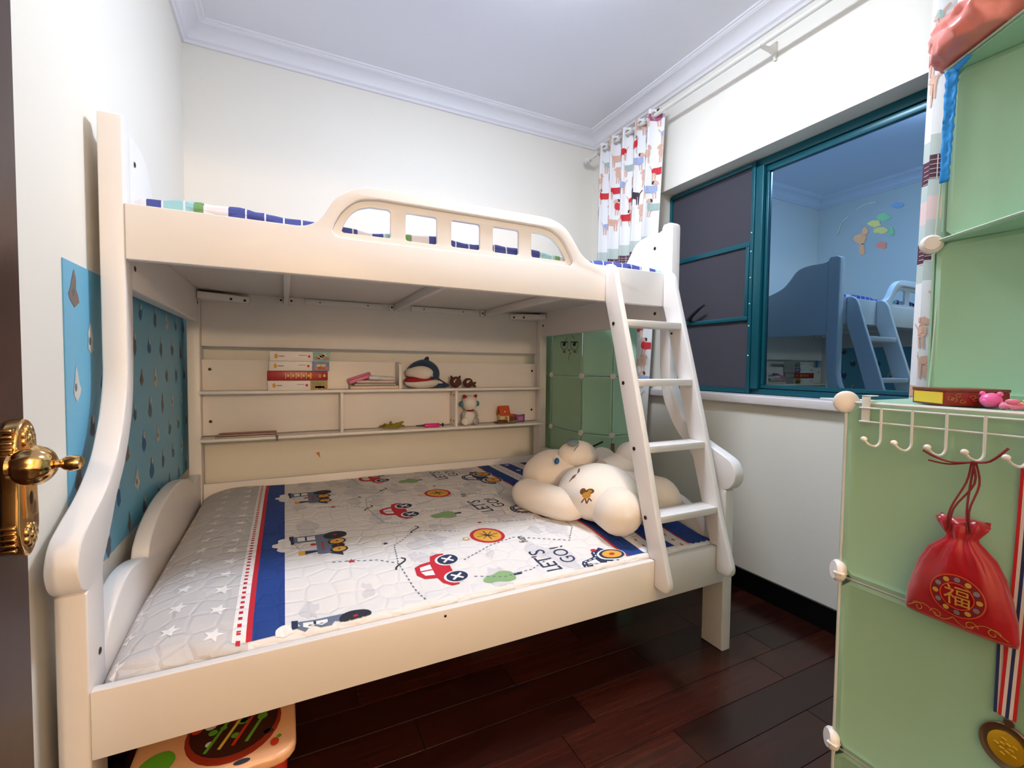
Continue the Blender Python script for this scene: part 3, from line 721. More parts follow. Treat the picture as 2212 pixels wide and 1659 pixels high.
F.append(tuple(range(nb, nb+len(rim)))[::-1])
mesh('quilt', V, F, PLAID, bq, 60)
def roll(name, x0, x1, y, z, r, m_):
    pts = [(x0+(x1-x0)*k/14, y+.006*noise.noise(Vector((k*.6, z*9, 0))), z+.006*noise.noise(Vector((k*.5, 4, z)))) for k in range(15)]
    rr = [max(.002, r*min(1, 4*(k+.15)/15, 4*(14.15-k)/15)) for k in range(15)]
    return tube(name, pts, rr, m_, bq, 10)
roll('quilt_fold', -.345, .05, 1.655, 1.620, .014, PLAID); roll('quilt_fold', -.30, -.02, 1.668, 1.634, .012, PLAID); roll('quilt_fold', .62, 1.05, 1.657, 1.624, .014, PLAID); roll('quilt_fold', 1.15, 1.50, 1.656, 1.620, .012, PLAID)

# ------------------------------------------------------------------ teddy bear on the lower bunk
TED = mat('cream_plush', (240, 226, 210), .95, bump=.25, bscale=160, sheen=.4)
tb = Vector((1.252, 1.645, .612))
ted = thing('teddy_bear', 'large cream white teddy bear lying on its back at the bed foot', 'plush toy', loc=(tb.x, tb.y, .5))
hc = Vector((1.25, 1.985, .618))
ax = (hc-tb).normalized()
blob('body', frame_to(tb, (0, 0, 1), ax), (.205, .172, .122), TED, ted, fluff(.04, 1.8, 1))
head = blob('head', frame_to(hc, (0, 0, 1), ax), (.172, .185, .128), TED, ted, fluff(.03, 1.6, 2))
mz = pix(1, hc.y-.085, 1247, 984)
blob('muzzle', frame_to(mz, (-.1, -.35, 1), ax), (.088, .104, .070), TED, head, fluff(.03, 2, 3))
nz = pix(1, mz.y-.028, 1238, 956)
blob('nose', frame_to(nz, (-.15, -.5, 1), ax), (.024, .032, .012), mat('nose_grey', (112, 128, 136), .6), head, None, 16, 10)
tube('mouth_seam', smoothpts([tuple(pix(1, mz.y-.078, 1250, 962)), tuple(pix(1, mz.y-.084, 1244, 968)), tuple(pix(1, mz.y-.086, 1240, 974))], 3), .0022, mat('nose_grey', (112, 128, 136), .6), head, 5)
ey = pix(1, hc.y-.118, 1203, 996)
blob('eye', frame_to(ey, (-.5, -.6, .6)), (.012, .017, .008), mat('eye_blue', (22, 84, 140), .2), head, None, 14, 10)
ear = pix(1, hc.y+.10, 1306, 985)
blob('ear', frame_to(ear, (.15, -.6, .7)), (.085, .06, .03), TED, head, lambda c: Vector((c.x, c.y, c.z-.35*(1-c.x*c.x-c.y*c.y if c.z > 0 else 0))))
def limb(name, pts, rr):
    P = smoothpts([tuple(p) for p in pts], 5); n = len(P)
    R_ = [r[0] for r in smoothpts([(r,) for r in rr], 5)]
    return tube(name, P, R_, TED, ted, 24)
a0_, a1_ = Vector((1.105, 1.665, .568)), Vector((1.022, 1.905, .566))
dd_ = (a1_-a0_).normalized()
limb('arm', [a0_+Vector((.08, -.02, .03)), a0_, (a0_+a1_)/2+Vector((-.012, 0, 0)), a1_, a1_+dd_*.05, a1_+dd_*.072], [.06, .068, .072, .070, .046, .010])
a2 = Vector((1.505, 1.735, .745))
limb('arm', [Vector((1.36, 1.76, .66)), Vector((1.44, 1.755, .672)), a2+Vector((0, 0, -.04)), a2, a2+Vector((.005, 0, .045)), a2+Vector((.006, 0, .064))], [.07, .078, .078, .074, .048, .01])
f1 = Vector((1.206, 1.455, .586)); dl = (f1-Vector((1.255, 1.62, .588))).normalized()
limb('leg', [Vector((1.255, 1.62, .588)), Vector((1.235, 1.55, .588)), f1-dl*.03, f1+dl*.03, f1+dl*.075, f1+dl*.098], [.10, .10, .096, .090, .060, .012])
f2 = Vector((1.452, 1.485, .600)); dl = (f2-Vector((1.33, 1.66, .60))).normalized()
limb('leg', [Vector((1.33, 1.66, .60)), Vector((1.39, 1.575, .60)), f2-dl*.03, f2+dl*.03, f2+dl*.07, f2+dl*.09], [.10, .102, .098, .088, .055, .012])
# embroidered gold bee on the belly, stitched patch at the neck
bd = pix(1, tb.y-.162, 1262, 1068)
G1, G2 = mat('embroidery_gold', (206, 152, 62), .5), mat('embroidery_brown', (108, 74, 48), .7)
be = Print(lambda a, b_, l: bd+Vector((a, -.010-l*3-.25*a, b_*.82)), [G1, G2])
be.poly(G2, circ(-.012, .018, .013, .017)); be.poly(G2, circ(.016, .018, .017, .013)); be.poly(G1, circ(.0, .0, .018, .016), 2); be.poly(G1, circ(.014, .018, .009, .007), 1)
be.line(G2, [(-.02, -.035), (-.005, -.012), (.002, -.04), (.012, -.015), (.022, -.03)], .006, 1)
be.build('embroidered_bee', ted)
nk = pix(1, tb.y+.02, 1242, 1030)
tube('neck_ribbon', [nk+Vector((-.028, .0, -.02)), nk+Vector((-.01, -.01, .0)), nk+Vector((.01, -.01, .012)), nk+Vector((.022, 0, .035))], [.003, .010, .007, .003], mat('ribbon_brown', (112, 78, 66), .8), ted, 6)

# ------------------------------------------------------------------ things on the shelves
def spine_book(name, label, px0, px1, py0, py1, m_, y0=2.756, dep=.095, marks=(), end=None, group=None):
    a, b_ = pix(1, y0, px0, py1), pix(1, y0, px1, py0)
    t = thing(name, label, 'book', group, loc=((a.x+b_.x)/2, y0+dep/2, a.z))
    return t, a.x, b_.x, a.z, b_.z, y0, dep
PAGE = mat('book_pages', (238, 232, 220), .8)
BW = mat('book_white', (236, 230, 228), .4); BR = mat('book_red', (160, 22, 26), .35)
ART = [mat('cover_teal_art', (92, 160, 156), .4, vary=.5, vscale=60), mat('cover_blue_art', (72, 96, 150), .4, vary=.6, vscale=60), None, mat('cover_olive_art', (140, 134, 44), .4, vary=.55, vscale=60)]
zs = 1.0252
rows = [(578, 708, BW, 3, 'thick white hardback with olive picture strip at bottom of stack'), (577, 708, BR, 2, 'thick red hardback with gold lettering, third down in the stack'), (581, 712, BW, 1, 'thick white hardback with blue picture strip, second in the stack'), (583, 714, BW, 0, 'thick white hardback with teal picture strip, topmost in the stack')]
for px0, px1, m_, ai, lab in rows:
    x0, x1 = pix(1, 2.757, px0, 800).x, pix(1, 2.757, px1, 800).x
    th = .0525
    t = thing('book', lab, 'book', 'books stacked on the upper shelf', loc=((x0+x1)/2, 2.80, zs))
    box('cover', x0, x1, 2.757, 2.86, zs, zs+th-.0006, m_, t, .002)
    box('pages', x1-.001, x1+.0012, 2.763, 2.855, zs+.004, zs+th-.005, PAGE, t, 0)
    pr = Print(lambda x, z, l: Vector((x, 2.757-l, z)), [ART[ai] or BR, INK, RED, mat('gold_foil', (220, 176, 84), .35), YELLOW])
    L_ = x1-x0; zm = zs+th/2
    if ai != 2:
        pc_ = Print(pr.surf, [ART[ai], mat('art_rust', (170, 84, 48), .4), mat('art_pale', (210, 190, 150), .4)])
        pc_.poly(pc_.mats[0], [(x0+L_*.70, zs+.001), (x1-.002, zs+.001), (x1-.002, zs+th-.002), (x0+L_*.70, zs+th-.002)])
        for q in range(5):
            cx_, cz_ = x0+L_*(.78+.038*q), zs+th*(.3+.13*((q*ai+q) % 4))
            pc_.poly(pc_.mats[1+q % 2], [(cx_+.014*(1+.5*noise.noise(Vector((a_*2, q, ai))))*math.cos(a_), cz_+.009*(1+.5*noise.noise(Vector((a_*2, q+5, ai))))*math.sin(a_)) for a_ in [i_*PI/5 for i_ in range(10)]], 1)
        pc_.build('spine_picture', t)
        pr.poly(pr.mats[4], circ(x0+L_*.10, zm, .008, .013)); pr.poly(INK, [(x0+L_*.14, zm-.0015), (x0+L_*.23, zm-.0015), (x0+L_*.23, zm+.0015), (x0+L_*.14, zm+.0015)])
        pr.poly(INK, [(x0+L_*.47, zm+.004), (x0+L_*.60, zm+.004), (x0+L_*.60, zm+.006), (x0+L_*.47, zm+.006)]); pr.poly(RED, [(x0+L_*.62, zm-.006), (x0+L_*.655, zm-.006), (x0+L_*.655, zm+.006), (x0+L_*.62, zm+.006)])
    else:
        for q in range(5):
            xx = x0+L_*(.29+.085*q); pr.poly(pr.mats[3], [(xx, zm-.016), (xx+.003, zm-.016), (xx+.003, zm+.016), (xx, zm+.016)]); pr.poly(pr.mats[3], [(xx+.008, zm-.006), (xx+.018, zm-.006), (xx+.018, zm+.006), (xx+.008, zm+.006)])
        pr.poly(YELLOW, [(x0+L_*.69, zm-.016), (x0+L_*.725, zm-.016), (x0+L_*.725, zm+.016), (x0+L_*.69, zm+.016)])
        pg_ = Print(pr.surf, pr.mats)
        for q in range(3): pg_.poly(pr.mats[3], [(x0+L_*.84, zm-.010+.007*q), (x0+L_*.89, zm-.010+.007*q), (x0+L_*.89, zm-.007+.007*q), (x0+L_*.84, zm-.007+.007*q)])
        pg_.build('spine_imprint', t)
        pe_ = Print(pr.surf, pr.mats); pe_.poly(pr.mats[3], circ(x0+L_*.94, zm, .006, .008)); pe_.build('spine_emblem', t)
    pr.build('spine_lettering', t)
    zs += th
# pile of booklets and a pink case
def sheetbook(name, label, px0, px1, z0, th, m_, y0=2.762, y1=2.852, group=None, twist=0.0, tilt=0.0, cat='booklet'):
    x0, x1 = pix(1, y0, px0, 830).x, pix(1, y0, px1, 830).x
    cx, cy = (x0+x1)/2, (y0+y1)/2
    t = thing(name, label, cat, group, loc=(cx, cy, z0))
    M = Matrix.Translation((cx, cy, z0)) @ Matrix.Rotation(twist, 4, 'Z') @ Matrix.Rotation(tilt, 4, 'Y')
    box('cover', -(x1-x0)/2, (x1-x0)/2, -(y1-y0)/2, (y1-y0)/2, 0, th, m_, t, .0012, M)
    box('pages', -(x1-x0)/2+.003, (x1-x0)/2-.003, -(y1-y0)/2-.0004, (y1-y0)/2-.003, th*.40, th*.62, PAGE, t, 0, M)
    return t
sheetbook('booklet', 'cream booklet at the bottom of the loose pile beside the shelf divider', 757, 861, 1.0253, .020, mat('bk_cream', (214, 186, 166), .5, vary=.25, vscale=25), group='booklets piled on the upper shelf')
sheetbook('booklet', 'grey green booklet above the cream one in the loose pile', 764, 856, 1.0456, .014, mat('bk_greygreen', (120, 134, 128), .5, vary=.4, vscale=30), group='booklets piled on the upper shelf', twist=.06)
sheetbook('booklet', 'pink and grey patterned booklet in the middle of the loose pile', 772, 852, 1.0600, .017, mat('bk_pattern', (190, 160, 158), .5, vary=.6, vscale=40), group='booklets piled on the upper shelf', twist=-.08)
sheetbook('booklet', 'pale blue and red booklet leaning on top of the loose pile', 795, 851, 1.0775, .024, mat('bk_bluered', (190, 198, 206), .5, vary=.6, vscale=35), group='booklets piled on the upper shelf', twist=.1, tilt=.05)
c0 = pix(1, 2.80, 778, 812)
pc = thing('pencil_case', 'pink pencil case tilted on top of the booklets', 'case', loc=(c0.x, 2.80, 1.075))
M = Matrix.Translation((c0.x, 2.80, 1.078)) @ Matrix.Rotation(-.33, 4, 'Y')
PINK = mat('pink_case', (226, 120, 160), .4)
box('body', -.065, .065, -.03, .03, -.004, .018, PINK, pc, .006, M); box('lid', -.0655, .0655, -.0305, .0305, .0182, .0275, PINK, pc, .004, M)
# shark
sx0, sx1 = pix(1, 2.79, 872, 820).x, pix(1, 2.79, 950, 820).x
NV, WT, RD = mat('plush_navy', (34, 58, 90), .95, bump=.2, bscale=200, sheen=.3), mat('plush_white', (226, 218, 210), .95, bump=.2, bscale=200), mat('plush_red', (150, 24, 36), .9)
scx = (sx0+sx1)/2
sk = thing('shark_plush', 'navy and white plush shark with open red mouth on upper shelf', 'plush toy', loc=(scx, 2.80, 1.0255))
SR = (sx1-sx0)/2
cz = 1.0255+.085
blob('back', frame_to((scx+.012, 2.805, cz+.004), (0, 0, 1)), (SR*.92, .058, .088), NV, sk, fluff(.03, 2, 1))
blob('upper_jaw', frame_to((scx-.022, 2.775, cz+.010), (-.25, -.35, 1)), (SR*.78, .045, .044), WT, sk, fluff(.02, 2, 2))
blob('mouth', frame_to((scx-.018, 2.779, cz-.034), (0, -.1, 1)), (SR*.82, .046, .028), RD, sk, None)
blob('lower_jaw', frame_to((scx-.004, 2.783, cz-.052), (0, 0, 1)), (SR*.92, .052, .033), WT, sk, fluff(.02, 2, 4))
blob('dorsal_fin', frame_to((scx+.030, 2.81, cz+.084), (.45, 0, 1)), (.024, .016, .030), NV, sk, None, 18, 12)
tube('tail', [(scx+SR*.6, 2.81, cz-.03), (scx+SR*.95, 2.81, cz-.055), (scx+SR*1.35, 2.80, cz-.068), (scx+SR*1.55, 2.795, cz-.07)], [.045, .03, .017, .006], NV, sk, 14)
blob('side_fin', frame_to((scx+SR*.72, 2.765, cz-.042), (.2, -.5, 1), (1, 0, -.35)), (.045, .018, .009), WT, sk, lambda c: Vector((c.x, c.y*(1-.6*c.x), c.z)), 18, 12)
for k in range(7): blob('tooth', frame_to((scx-.005+.012*k, 2.7375+.0012*k*k*.5, cz-.014+.0012*k), (0, 0, -1)), (.004, .003, .006), WT, sk, None, 8, 6)
# two brown plush animals
BRN = mat('plush_brown', (92, 52, 44), .95, bump=.2, bscale=200)
for pxc, rad, lab, tilt in ((984, .036, 'small brown plush cat with pale snout beside the shark', .2), (1011, .031, 'small brown plush whale with split tail at the end of the row', -.5)):
    c = pix(1, 2.79, pxc, 822); zc = 1.0255+rad*1.04
    t = thing('brown_plush', lab, 'plush toy', loc=(c.x, 2.79, 1.0255))
    blob('body', frame_to((c.x, 2.79, zc), (tilt, 0, 1)), (rad*1.15, rad, rad*.98), BRN, t, fluff(.06, 2, pxc), 24, 16)
    blob('snout', frame_to((c.x-.003, 2.79-rad*.88, zc+.004), (0, -1, 0)), (rad*.55, rad*.45, rad*.2), WT, t, None, 16, 10)
    if rad > .033:
        for s in (-1, 1): blob('ear', frame_to((c.x+s*rad*.72, 2.79, zc+rad*.80), (s*.4, 0, 1)), (.010, .008, .013), BRN, t, None, 12, 8)
    else:
        for s in (-1, 1): blob('tail_lobe', frame_to((c.x+rad*1.25, 2.785, zc-rad*.4+s*.007), (1, 0, s*.5)), (.006, .009, .018), BRN, t, None, 12, 8)
# lower shelf: magazine, olive band, pump, plush, paper house, purple box
z2 = .7813
def magazine(px0, px1, lab, z0, m_, y0, y1, skew):
    a, b_ = pix(1, y0, px0, 945), pix(1, y0, px1, 945)
    t = thing('magazine', lab, 'magazine', 'magazines lying on the lower shelf', loc=((a.x+b_.x)/2, (y0+y1)/2, z0))
    box('cover', a.x, b_.x, y0, y1, z0, z0+.008, m_, t, .001); box('pages', a.x+.002, b_.x-.002, y0-.0004, y1-.002, z0+.0032, z0+.0050, PAGE, t, 0)
magazine(464, 596, 'grey green magazine lying under the red one on lower shelf', z2+.0002, mat('mag_grey', (120, 120, 104), .4, vary=.5, vscale=30), 2.757, 2.85, 0)
magazine(470, 597, 'dark red magazine lying on top at the end of lower shelf', z2+.0086, mat('mag_red', (128, 40, 40), .4, vary=.25, vscale=20), 2.775, 2.86, 0)
OLV = mat('olive_fabric', (140, 126, 30), .8, bump=.3, bscale=90)
c = pix(1, 2.79, 850, 921)
ob_ = thing('olive_strap', 'crumpled olive green fabric strap on the lower shelf', 'strap', loc=(c.x, 2.79, z2))
random.seed(2)
for k, (rx, zz, ph) in enumerate(((.060, .008, 0), (.048, .020, 1.2), (.036, .030, 2.4), (.055, .012, 4))):
    pts = [(c.x+.008*k*(-1)**k+rx*math.cos(a)*(1+.15*math.sin(3*a+ph)), 2.795+.026*math.sin(a), z2+.0075+zz*.9+.006*math.sin(2*a+ph)*min(1, zz*60-.4)) for a in [ph+i*2*PI/22 for i in range(20)]]
    tube('strap_loop', pts, [.0035]+[.0068]*18+[.0035], OLV, ob_, 6)
a, b_ = pix(1, 2.79, 912, 913), pix(1, 2.79, 960, 912)
pu = thing('balloon_pump', 'pink hand pump with black plunger lying on lower shelf', 'pump', loc=(a.x, 2.79, z2))
HP = mat('hot_pink', (232, 40, 140), .35)
zc = z2+.0125
x0, x1 = pix(1, 2.79, 917, 913).x, pix(1, 2.79, 949, 913).x
DK = mat('pump_black', (30, 30, 34), .4)
lathe('barrel', [(.010, 0), (.0122, .004), (.0122, x1-x0-.004), (.010, x1-x0)], frame_to((x0, 2.79, zc), (1, 0, 0)), HP, pu, 20)
lathe('nozzle', [(.0025, -.055), (.004, -.05), (.006, -.01), (.009, 0)], frame_to((x0, 2.79, zc), (1, 0, 0)), DK, pu, 14)
lathe('plunger', [(.004, 0), (.004, .018), (.011, .019), (.011, .026), (.005, .027)], frame_to((x1, 2.79, zc), (1, 0, 0)), DK, pu, 16)
# plain white plush figure
c = pix(1, 2.80, 1015, 890)
PWH = mat('plush_offwhite', (232, 226, 220), .95, bump=.2, bscale=200); PGR = mat('plush_grey', (168, 162, 158), .95)
px_ = thing('white_plush', 'small plain white sitting plush toy with teal ears on lower shelf', 'plush toy', loc=(c.x, 2.80, z2))
blob('body', frame_to((c.x-.002, 2.812, z2+.052), (0, 0, 1)), (.044, .038, .052), PWH, px_, fluff(.03, 2, 1), 24, 16)
blob('head', frame_to((c.x, 2.808, z2+.144), (.15, 0, 1)), (.056, .048, .052), PWH, px_, fluff(.03, 2, 2), 28, 18)
for s in (-1, 1):
    blob('ear', frame_to((c.x+s*.056, 2.812, z2+.138), (s, 0, 0)), (.022, .018, .012), mat('plush_teal', (70, 128, 142), .9), px_, None, 16, 10)
    blob('tuft', frame_to((c.x+s*.032, 2.80, z2+.183), (s*.8, 0, .6)), (.010, .012, .022), RD, px_, None, 14, 10)
    blob('foot', frame_to((c.x+s*.036, 2.785, z2+.028), (s*.3, -1, .1)), (.026, .026, .014), PWH if s < 0 else PGR, px_, None, 18, 12)
    blob('arm', frame_to((c.x+s*.042, 2.80, z2+.075), (s*.5, -.2, -1)), (.012, .012, .026), PGR, px_, None, 14, 10)
blob('collar', frame_to((c.x, 2.795, z2+.096), (0, 0, 1)), (.026, .026, .007), RD, px_, None, 18, 8)
# paper house on a tray
c = pix(1, 2.80, 1087, 900)
ho = thing('paper_house', 'little paper house with orange roof and small shed on grey tray', 'model house', loc=(c.x, 2.80, z2))
TR, YW, OR, DB = mat('tray_grey', (112, 108, 92), .7), mat('house_cream', (226, 208, 140), .6), mat('roof_orange', (196, 82, 42), .55), mat('shed_brown', (110, 52, 32), .6)
prism('tray', smoothpts([(c.x-.055, 2.770), (c.x, 2.758), (c.x+.085, 2.775), (c.x+.09, 2.845), (c.x+.01, 2.855), (c.x-.05, 2.84)], 3, True), 'z', z2+.0003, z2+.008, TR, ho, bevel=.002)
hx0 = c.x-.022
bod = prism('house_body', [(hx0, z2+.0085), (hx0+.066, z2+.0085), (hx0+.066, z2+.055), (hx0+.033, z2+.085), (hx0, z2+.055)], 'y', 2.795, 2.84, YW, ho, bevel=.0005)
box('window_pane', hx0+.034, hx0+.05, 2.7938, 2.7952, z2+.03, z2+.045, mat('tiny_pane', (110, 116, 120), .3), bod, 0)
prism('roof', [(2.782, z2+.052), (2.79, z2+.052), (2.8185, z2+.112), (2.847, z2+.052), (2.852, z2+.054), (2.8185, z2+.118)], 'x', hx0-.006, hx0+.072, OR, ho, bevel=.0008)
box('shed', hx0+.0715, hx0+.103, 2.80, 2.825, z2+.0085, z2+.045, DB, ho, .001)
prism('shed_roof', [(2.79, z2+.045), (2.835, z2+.045), (2.82, z2+.060), (2.805, z2+.060)], 'x', hx0+.0705, hx0+.108, OR, ho, bevel=.0008)
for k in range(5): blob('hedge', frame_to((hx0-.02+.014*k, 2.778+.003*(k % 2), z2+.017), (0, 0, 1)), (.011, .010, .011), DB, ho, fluff(.25, 4, k), 14, 10)
tube('grass_stick', [(hx0+.06, 2.768, z2+.013), (hx0+.10, 2.770, z2+.016), (hx0+.125, 2.772, z2+.02)], [.004, .0055, .004], mat('grass_green', (122, 150, 62), .8), ho, 6)
c = pix(1, 2.83, 1122, 901)
pb = thing('purple_box', 'small shiny purple foil carton at the end of lower shelf', 'carton', loc=(c.x, 2.83, z2))
PUR = mat('purple_foil', (140, 76, 136), .25, .3, vary=.35, vscale=40)
prism('carton', [(c.x-.033, z2+.0003), (c.x+.033, z2+.0003), (c.x+.035, z2+.054), (c.x, z2+.049), (c.x-.035, z2+.055)], 'y', 2.815, 2.845, PUR, pb, bevel=.002)
box('carton_flap', c.x-.02, c.x+.02, 2.8135, 2.8148, z2+.012, z2+.04, mat('purple_light', (178, 116, 170), .3), pb, 0)
# tape scraps
o = prism('tape_scrap', [(pix(1, YB-.0003, 682, 978).x, pix(1, YB-.0003, 682, 978).z), (pix(1, YB, 690, 978).x, pix(1, YB, 690, 976).z), (pix(1, YB, 692, 990).x, pix(1, YB, 690, 989).z)], 'y', YB-.0012, YB-.0002, mat('orange_tape', (206, 120, 40), .5), None, bevel=.0002)
tag(o, 'torn scrap of orange tape on the wall below the shelves', 'tape')
cl = pix(1, 2.747, 598, 950)
ck = thing('grey_clip', 'small grey clip gripping the front edge of the lower shelf', 'clip', loc=(cl.x, 2.747, .765))
prism('clip_jaw', [(2.7405, .758), (2.7485, .758), (2.7485, .786), (2.7405, .784)], 'x', cl.x-.005, cl.x+.007, mat('clip_grey', (96, 96, 92), .4), ck, bevel=.001)
box('clip_tongue', cl.x-.004, cl.x+.006, 2.7405, 2.765, .7815, .7845, mat('clip_grey', (96, 96, 92), .4), ck, .0008)

# ------------------------------------------------------------------ green cube wardrobe behind the bed foot
def panel(name, P, ux, uz, w_, h_, m_, parent, th=.004, cut=.019):
    """thin plastic panel with cut corners and a moulded rim; P lower corner, ux horizontal, uz up"""
    ux, uz = Vector(ux).normalized(), Vector(uz).normalized(); n = ux.cross(uz)
    pts = [(cut, 0), (w_-cut, 0), (w_, cut), (w_, h_-cut), (w_-cut, h_), (cut, h_), (0, h_-cut), (0, cut)]
    rim = .009
    ins = [(min(max(a, rim), w_-rim), min(max(b_, rim), h_-rim)) for a, b_ in pts]
    rings = []
    bm = bmesh.new()
    for ps, d in ((pts, -th/2), (pts, th/2), (ins, th/2+.0012), ([(min(max(a, rim*1.6), w_-rim*1.6), min(max(b_, rim*1.6), h_-rim*1.6)) for a, b_ in pts], th/2-.0005)):
        rings.append([bm.verts.new(Vector(P)+ux*a+uz*b_+n*d) for a, b_ in ps])
    for q, s in zip(rings, rings[1:]):
        for k in range(8): bm.faces.new((q[k], q[(k+1) % 8], s[(k+1) % 8], s[k]))
    bm.faces.new(rings[0][::-1]); bm.faces.new(rings[-1])
    return from_bm(name, bm, m_, parent, 20)
def connector(P, n, parent, r=.019, t=.016):
    return lathe('connector', [(r*.9, -t/2), (r, -t/2+.003), (r, t/2-.003), (r*.85, t/2)], frame_to(P, n), PLASTIC, parent, 20)
CP, CR = .364, .205
wd = thing('cube_wardrobe', 'green plastic cube wardrobe with sad face decal behind the bed foot', 'wardrobe', loc=(1.9, 2.6, 0))
K0 = Vector((1.694, 2.428, 0)); dR = Vector((.54, -.84, 0)).normalized(); dL = Vector((0, -1, 0))
for k in range(4):
    z0 = .018+CP*k
    K = K0+Vector((0, 0, z0))
    panel('door_panel', K-dL*(CP-.004)+Vector((0, 0, .002)), dL, (0, 0, 1), CP-.008, CP-.004, GREEN, wd)
    panel('door_panel', K-dL*(CP+.178)+Vector((0, 0, .002)), dL, (0, 0, 1), .174, CP-.004, GREEN, wd)
    panel('door_panel', K+dR*.004+Vector((0, 0, .002)), dR, (0, 0, 1), CR-.008, CP-.004, GREEN, wd)
    E_ = K+dR*CR
    panel('side_panel', E_+Vector((.003, .004, .002)), (1, 0, 0), (0, 0, 1), 1.985-E_.x, CP-.004, GREEN, wd)
for k in range(5):
    z0 = .018+CP*k
    for P in (K0, K0-dL*CP, K0+dR*CR):
        connector(P+Vector((0, 0, z0)), (-1, -.35, 0), wd)
bm = bmesh.new()
tp = [K0-dL*CP, K0, K0+dR*CP, Vector((1.985, (K0+dR*CR).y, 0)), Vector((1.985, K0.y+CP, 0))]
prism('top_panel', [(p.x, p.y) for p in tp], 'z', .018+4*CP-.002, .018+4*CP+.002, GREEN, wd, bevel=.001)
# sad face decal on the upper door
fp = Print(lambda y, z, l: Vector((K0.x-.0042-l, y, z)), [INK, mat('cheek_brown', (134, 92, 70), .7), PWHITE])
def fx(x, y):
    q = pix(0, K0.x-.005, 1050+x/7.373, 640+y/7.373); return (q.y, q.z)
for (x0, x1, yt, yb, pxx) in ((1190, 1303, 728, 855, 1243), (1345, 1463, 728, 860, 1404)):
    xc = (x0+x1)/2
    arc = [fx(x0, yt)] + [fx(xc-(x1-x0)/2*math.cos(t*PI/10), yt+40+(yb-yt-40)*math.sin(t*PI/10)) for t in range(11)] + [fx(x1, yt)]
    fp.line(INK, arc, .0035); fp.line(INK, [fx(x0, yt), fx(x1, yt)], .006)
    fp.poly(INK, [fx(pxx-27, yt+5), fx(pxx+27, yt+5), fx(pxx+20, yt+55), fx(pxx, yt+70), fx(pxx-20, yt+55)]); fp.poly(PWHITE, [fx(pxx-12+c_[0], yt+14+c_[1]) for c_ in circ(0, 0, 7, 7, 10)], 1)
fp.line(INK, [fx(1255, 703), fx(1280, 690), fx(1293, 655)], .0035); fp.line(INK, [fx(1365, 580), fx(1375, 640), fx(1405, 672)], .0035); fp.line(INK, [fx(1357, 900), fx(1330, 915), fx(1318, 960), fx(1317, 1025)], .004)
fp.poly(fp.mats[1], [fx(1305, 850), fx(1340, 840), fx(1325, 885)])
for xx in (1243, 1412): fp.poly(fp.mats[1], [fx(xx+25*c_[0], 885+15*c_[1]) for c_ in circ(0, 0, 1, 1, 12)])
fp.build('sad_face_decal', wd)
# angry brow and cheek of the decal on the door below
fq = Print(lambda s, z, l: Vector((K0.x+dR.x*s-.0045-l*.8, K0.y+dR.y*s-.003-l*.5, z)), [INK, fp.mats[1]])
fq.line(INK, [(.055, .652), (.150, .705)], .010); fq.poly(fp.mats[1], [(.20, .63), (.225, .63), (.225, .70), (.20, .70)])
fq.build('angry_face_decal', wd)

# ------------------------------------------------------------------ green cube cabinets beside the doorway
CB = .3655
cab = thing('cube_cabinet', 'low green plastic cube cabinet hung with hooks beside the doorway', 'cabinet', loc=(1.2, .36, 0))
KX, KY = 1.045, .546
lean = .004
for k in range(3):
    z0 = .006+CB*k
    panel('side_panel', (KX, KY-.003, z0+.002), (0, -1, 0), (0, 0, 1), CB-.006, CB-.004, GREEN, cab)
    for j in range(2):
        panel('end_panel', (KX+(j+1)*CB-.003, KY+.004, z0+.002), (-1, 0, 0), (0, 0, 1), CB-.006, CB-.004, GREEN, cab)
    for P, Q in (((KX, KY, z0), (KX, KY-CB, z0)), ((KX, KY, z0), (KX, KY, z0+CB)), ((KX, KY, z0+CB), (KX, KY-CB, z0+CB))):
        tube('wire_bar', [P, Q], .0035, WIRE, cab, 6)
for k in range(4):
    z0 = .0105+CB*k if k == 0 else .006+CB*k
    for y in (KY, KY-CB):
        if k == 3: blob('connector', frame_to((KX-.004, y, z0), (-1, -.6, 0)), (.023, .023, .008), PLASTIC, cab, None, 24, 12)
        else:
            c_ = lathe('connector', [(.020, -.008), (.022, -.004), (.022, .004), (.018, .009)], frame_to((KX-.002, y+.004, z0+.010), (-.7, .6, .1)), PLASTIC, cab, 18)
            box('connector_fin', KX-.022, KX-.004, y-.016, y+.004, z0+.008, z0+.0125, PLASTIC, c_, .001)
for j in range(2):
    panel('top_panel', (KX+j*CB+.003, KY-CB+.003, .006+3*CB), (1, 0, 0), (0, 1, 0), CB-.006, CB-.006, GREEN, cab, cut=.02)
TZ = .006+3*CB+.003
tow = thing('cube_tower', 'tall green plastic cube tower standing on the low cube cabinet', 'cabinet', loc=(1.4, .36, TZ))
QX, QY = 1.245, .492
GREENW = mat('pale_green_rim', (190, 214, 190), .35)
lz = [TZ+.006, TZ+.006+.33, TZ+.006+.68]
for k in range(2):
    h_ = lz[k+1]-lz[k]
    s_ = .012*k
    panel('side_panel', (QX+.003+s_*.4, QY-.003-s_, lz[k]+.002), (0, -1, 0), (0, 0, 1), .35, h_-.006, GREEN, tow)
    panel('end_panel', (QX+.36, QY+.004-s_, lz[k]+.002), (-1, 0, 0), (0, 0, 1), .354, h_-.006, GREEN, tow)
    tube('wire_bar', [(QX, QY, lz[k]), (QX+.004, QY-.012, lz[k+1])], .0024, GREENW, tow, 6)
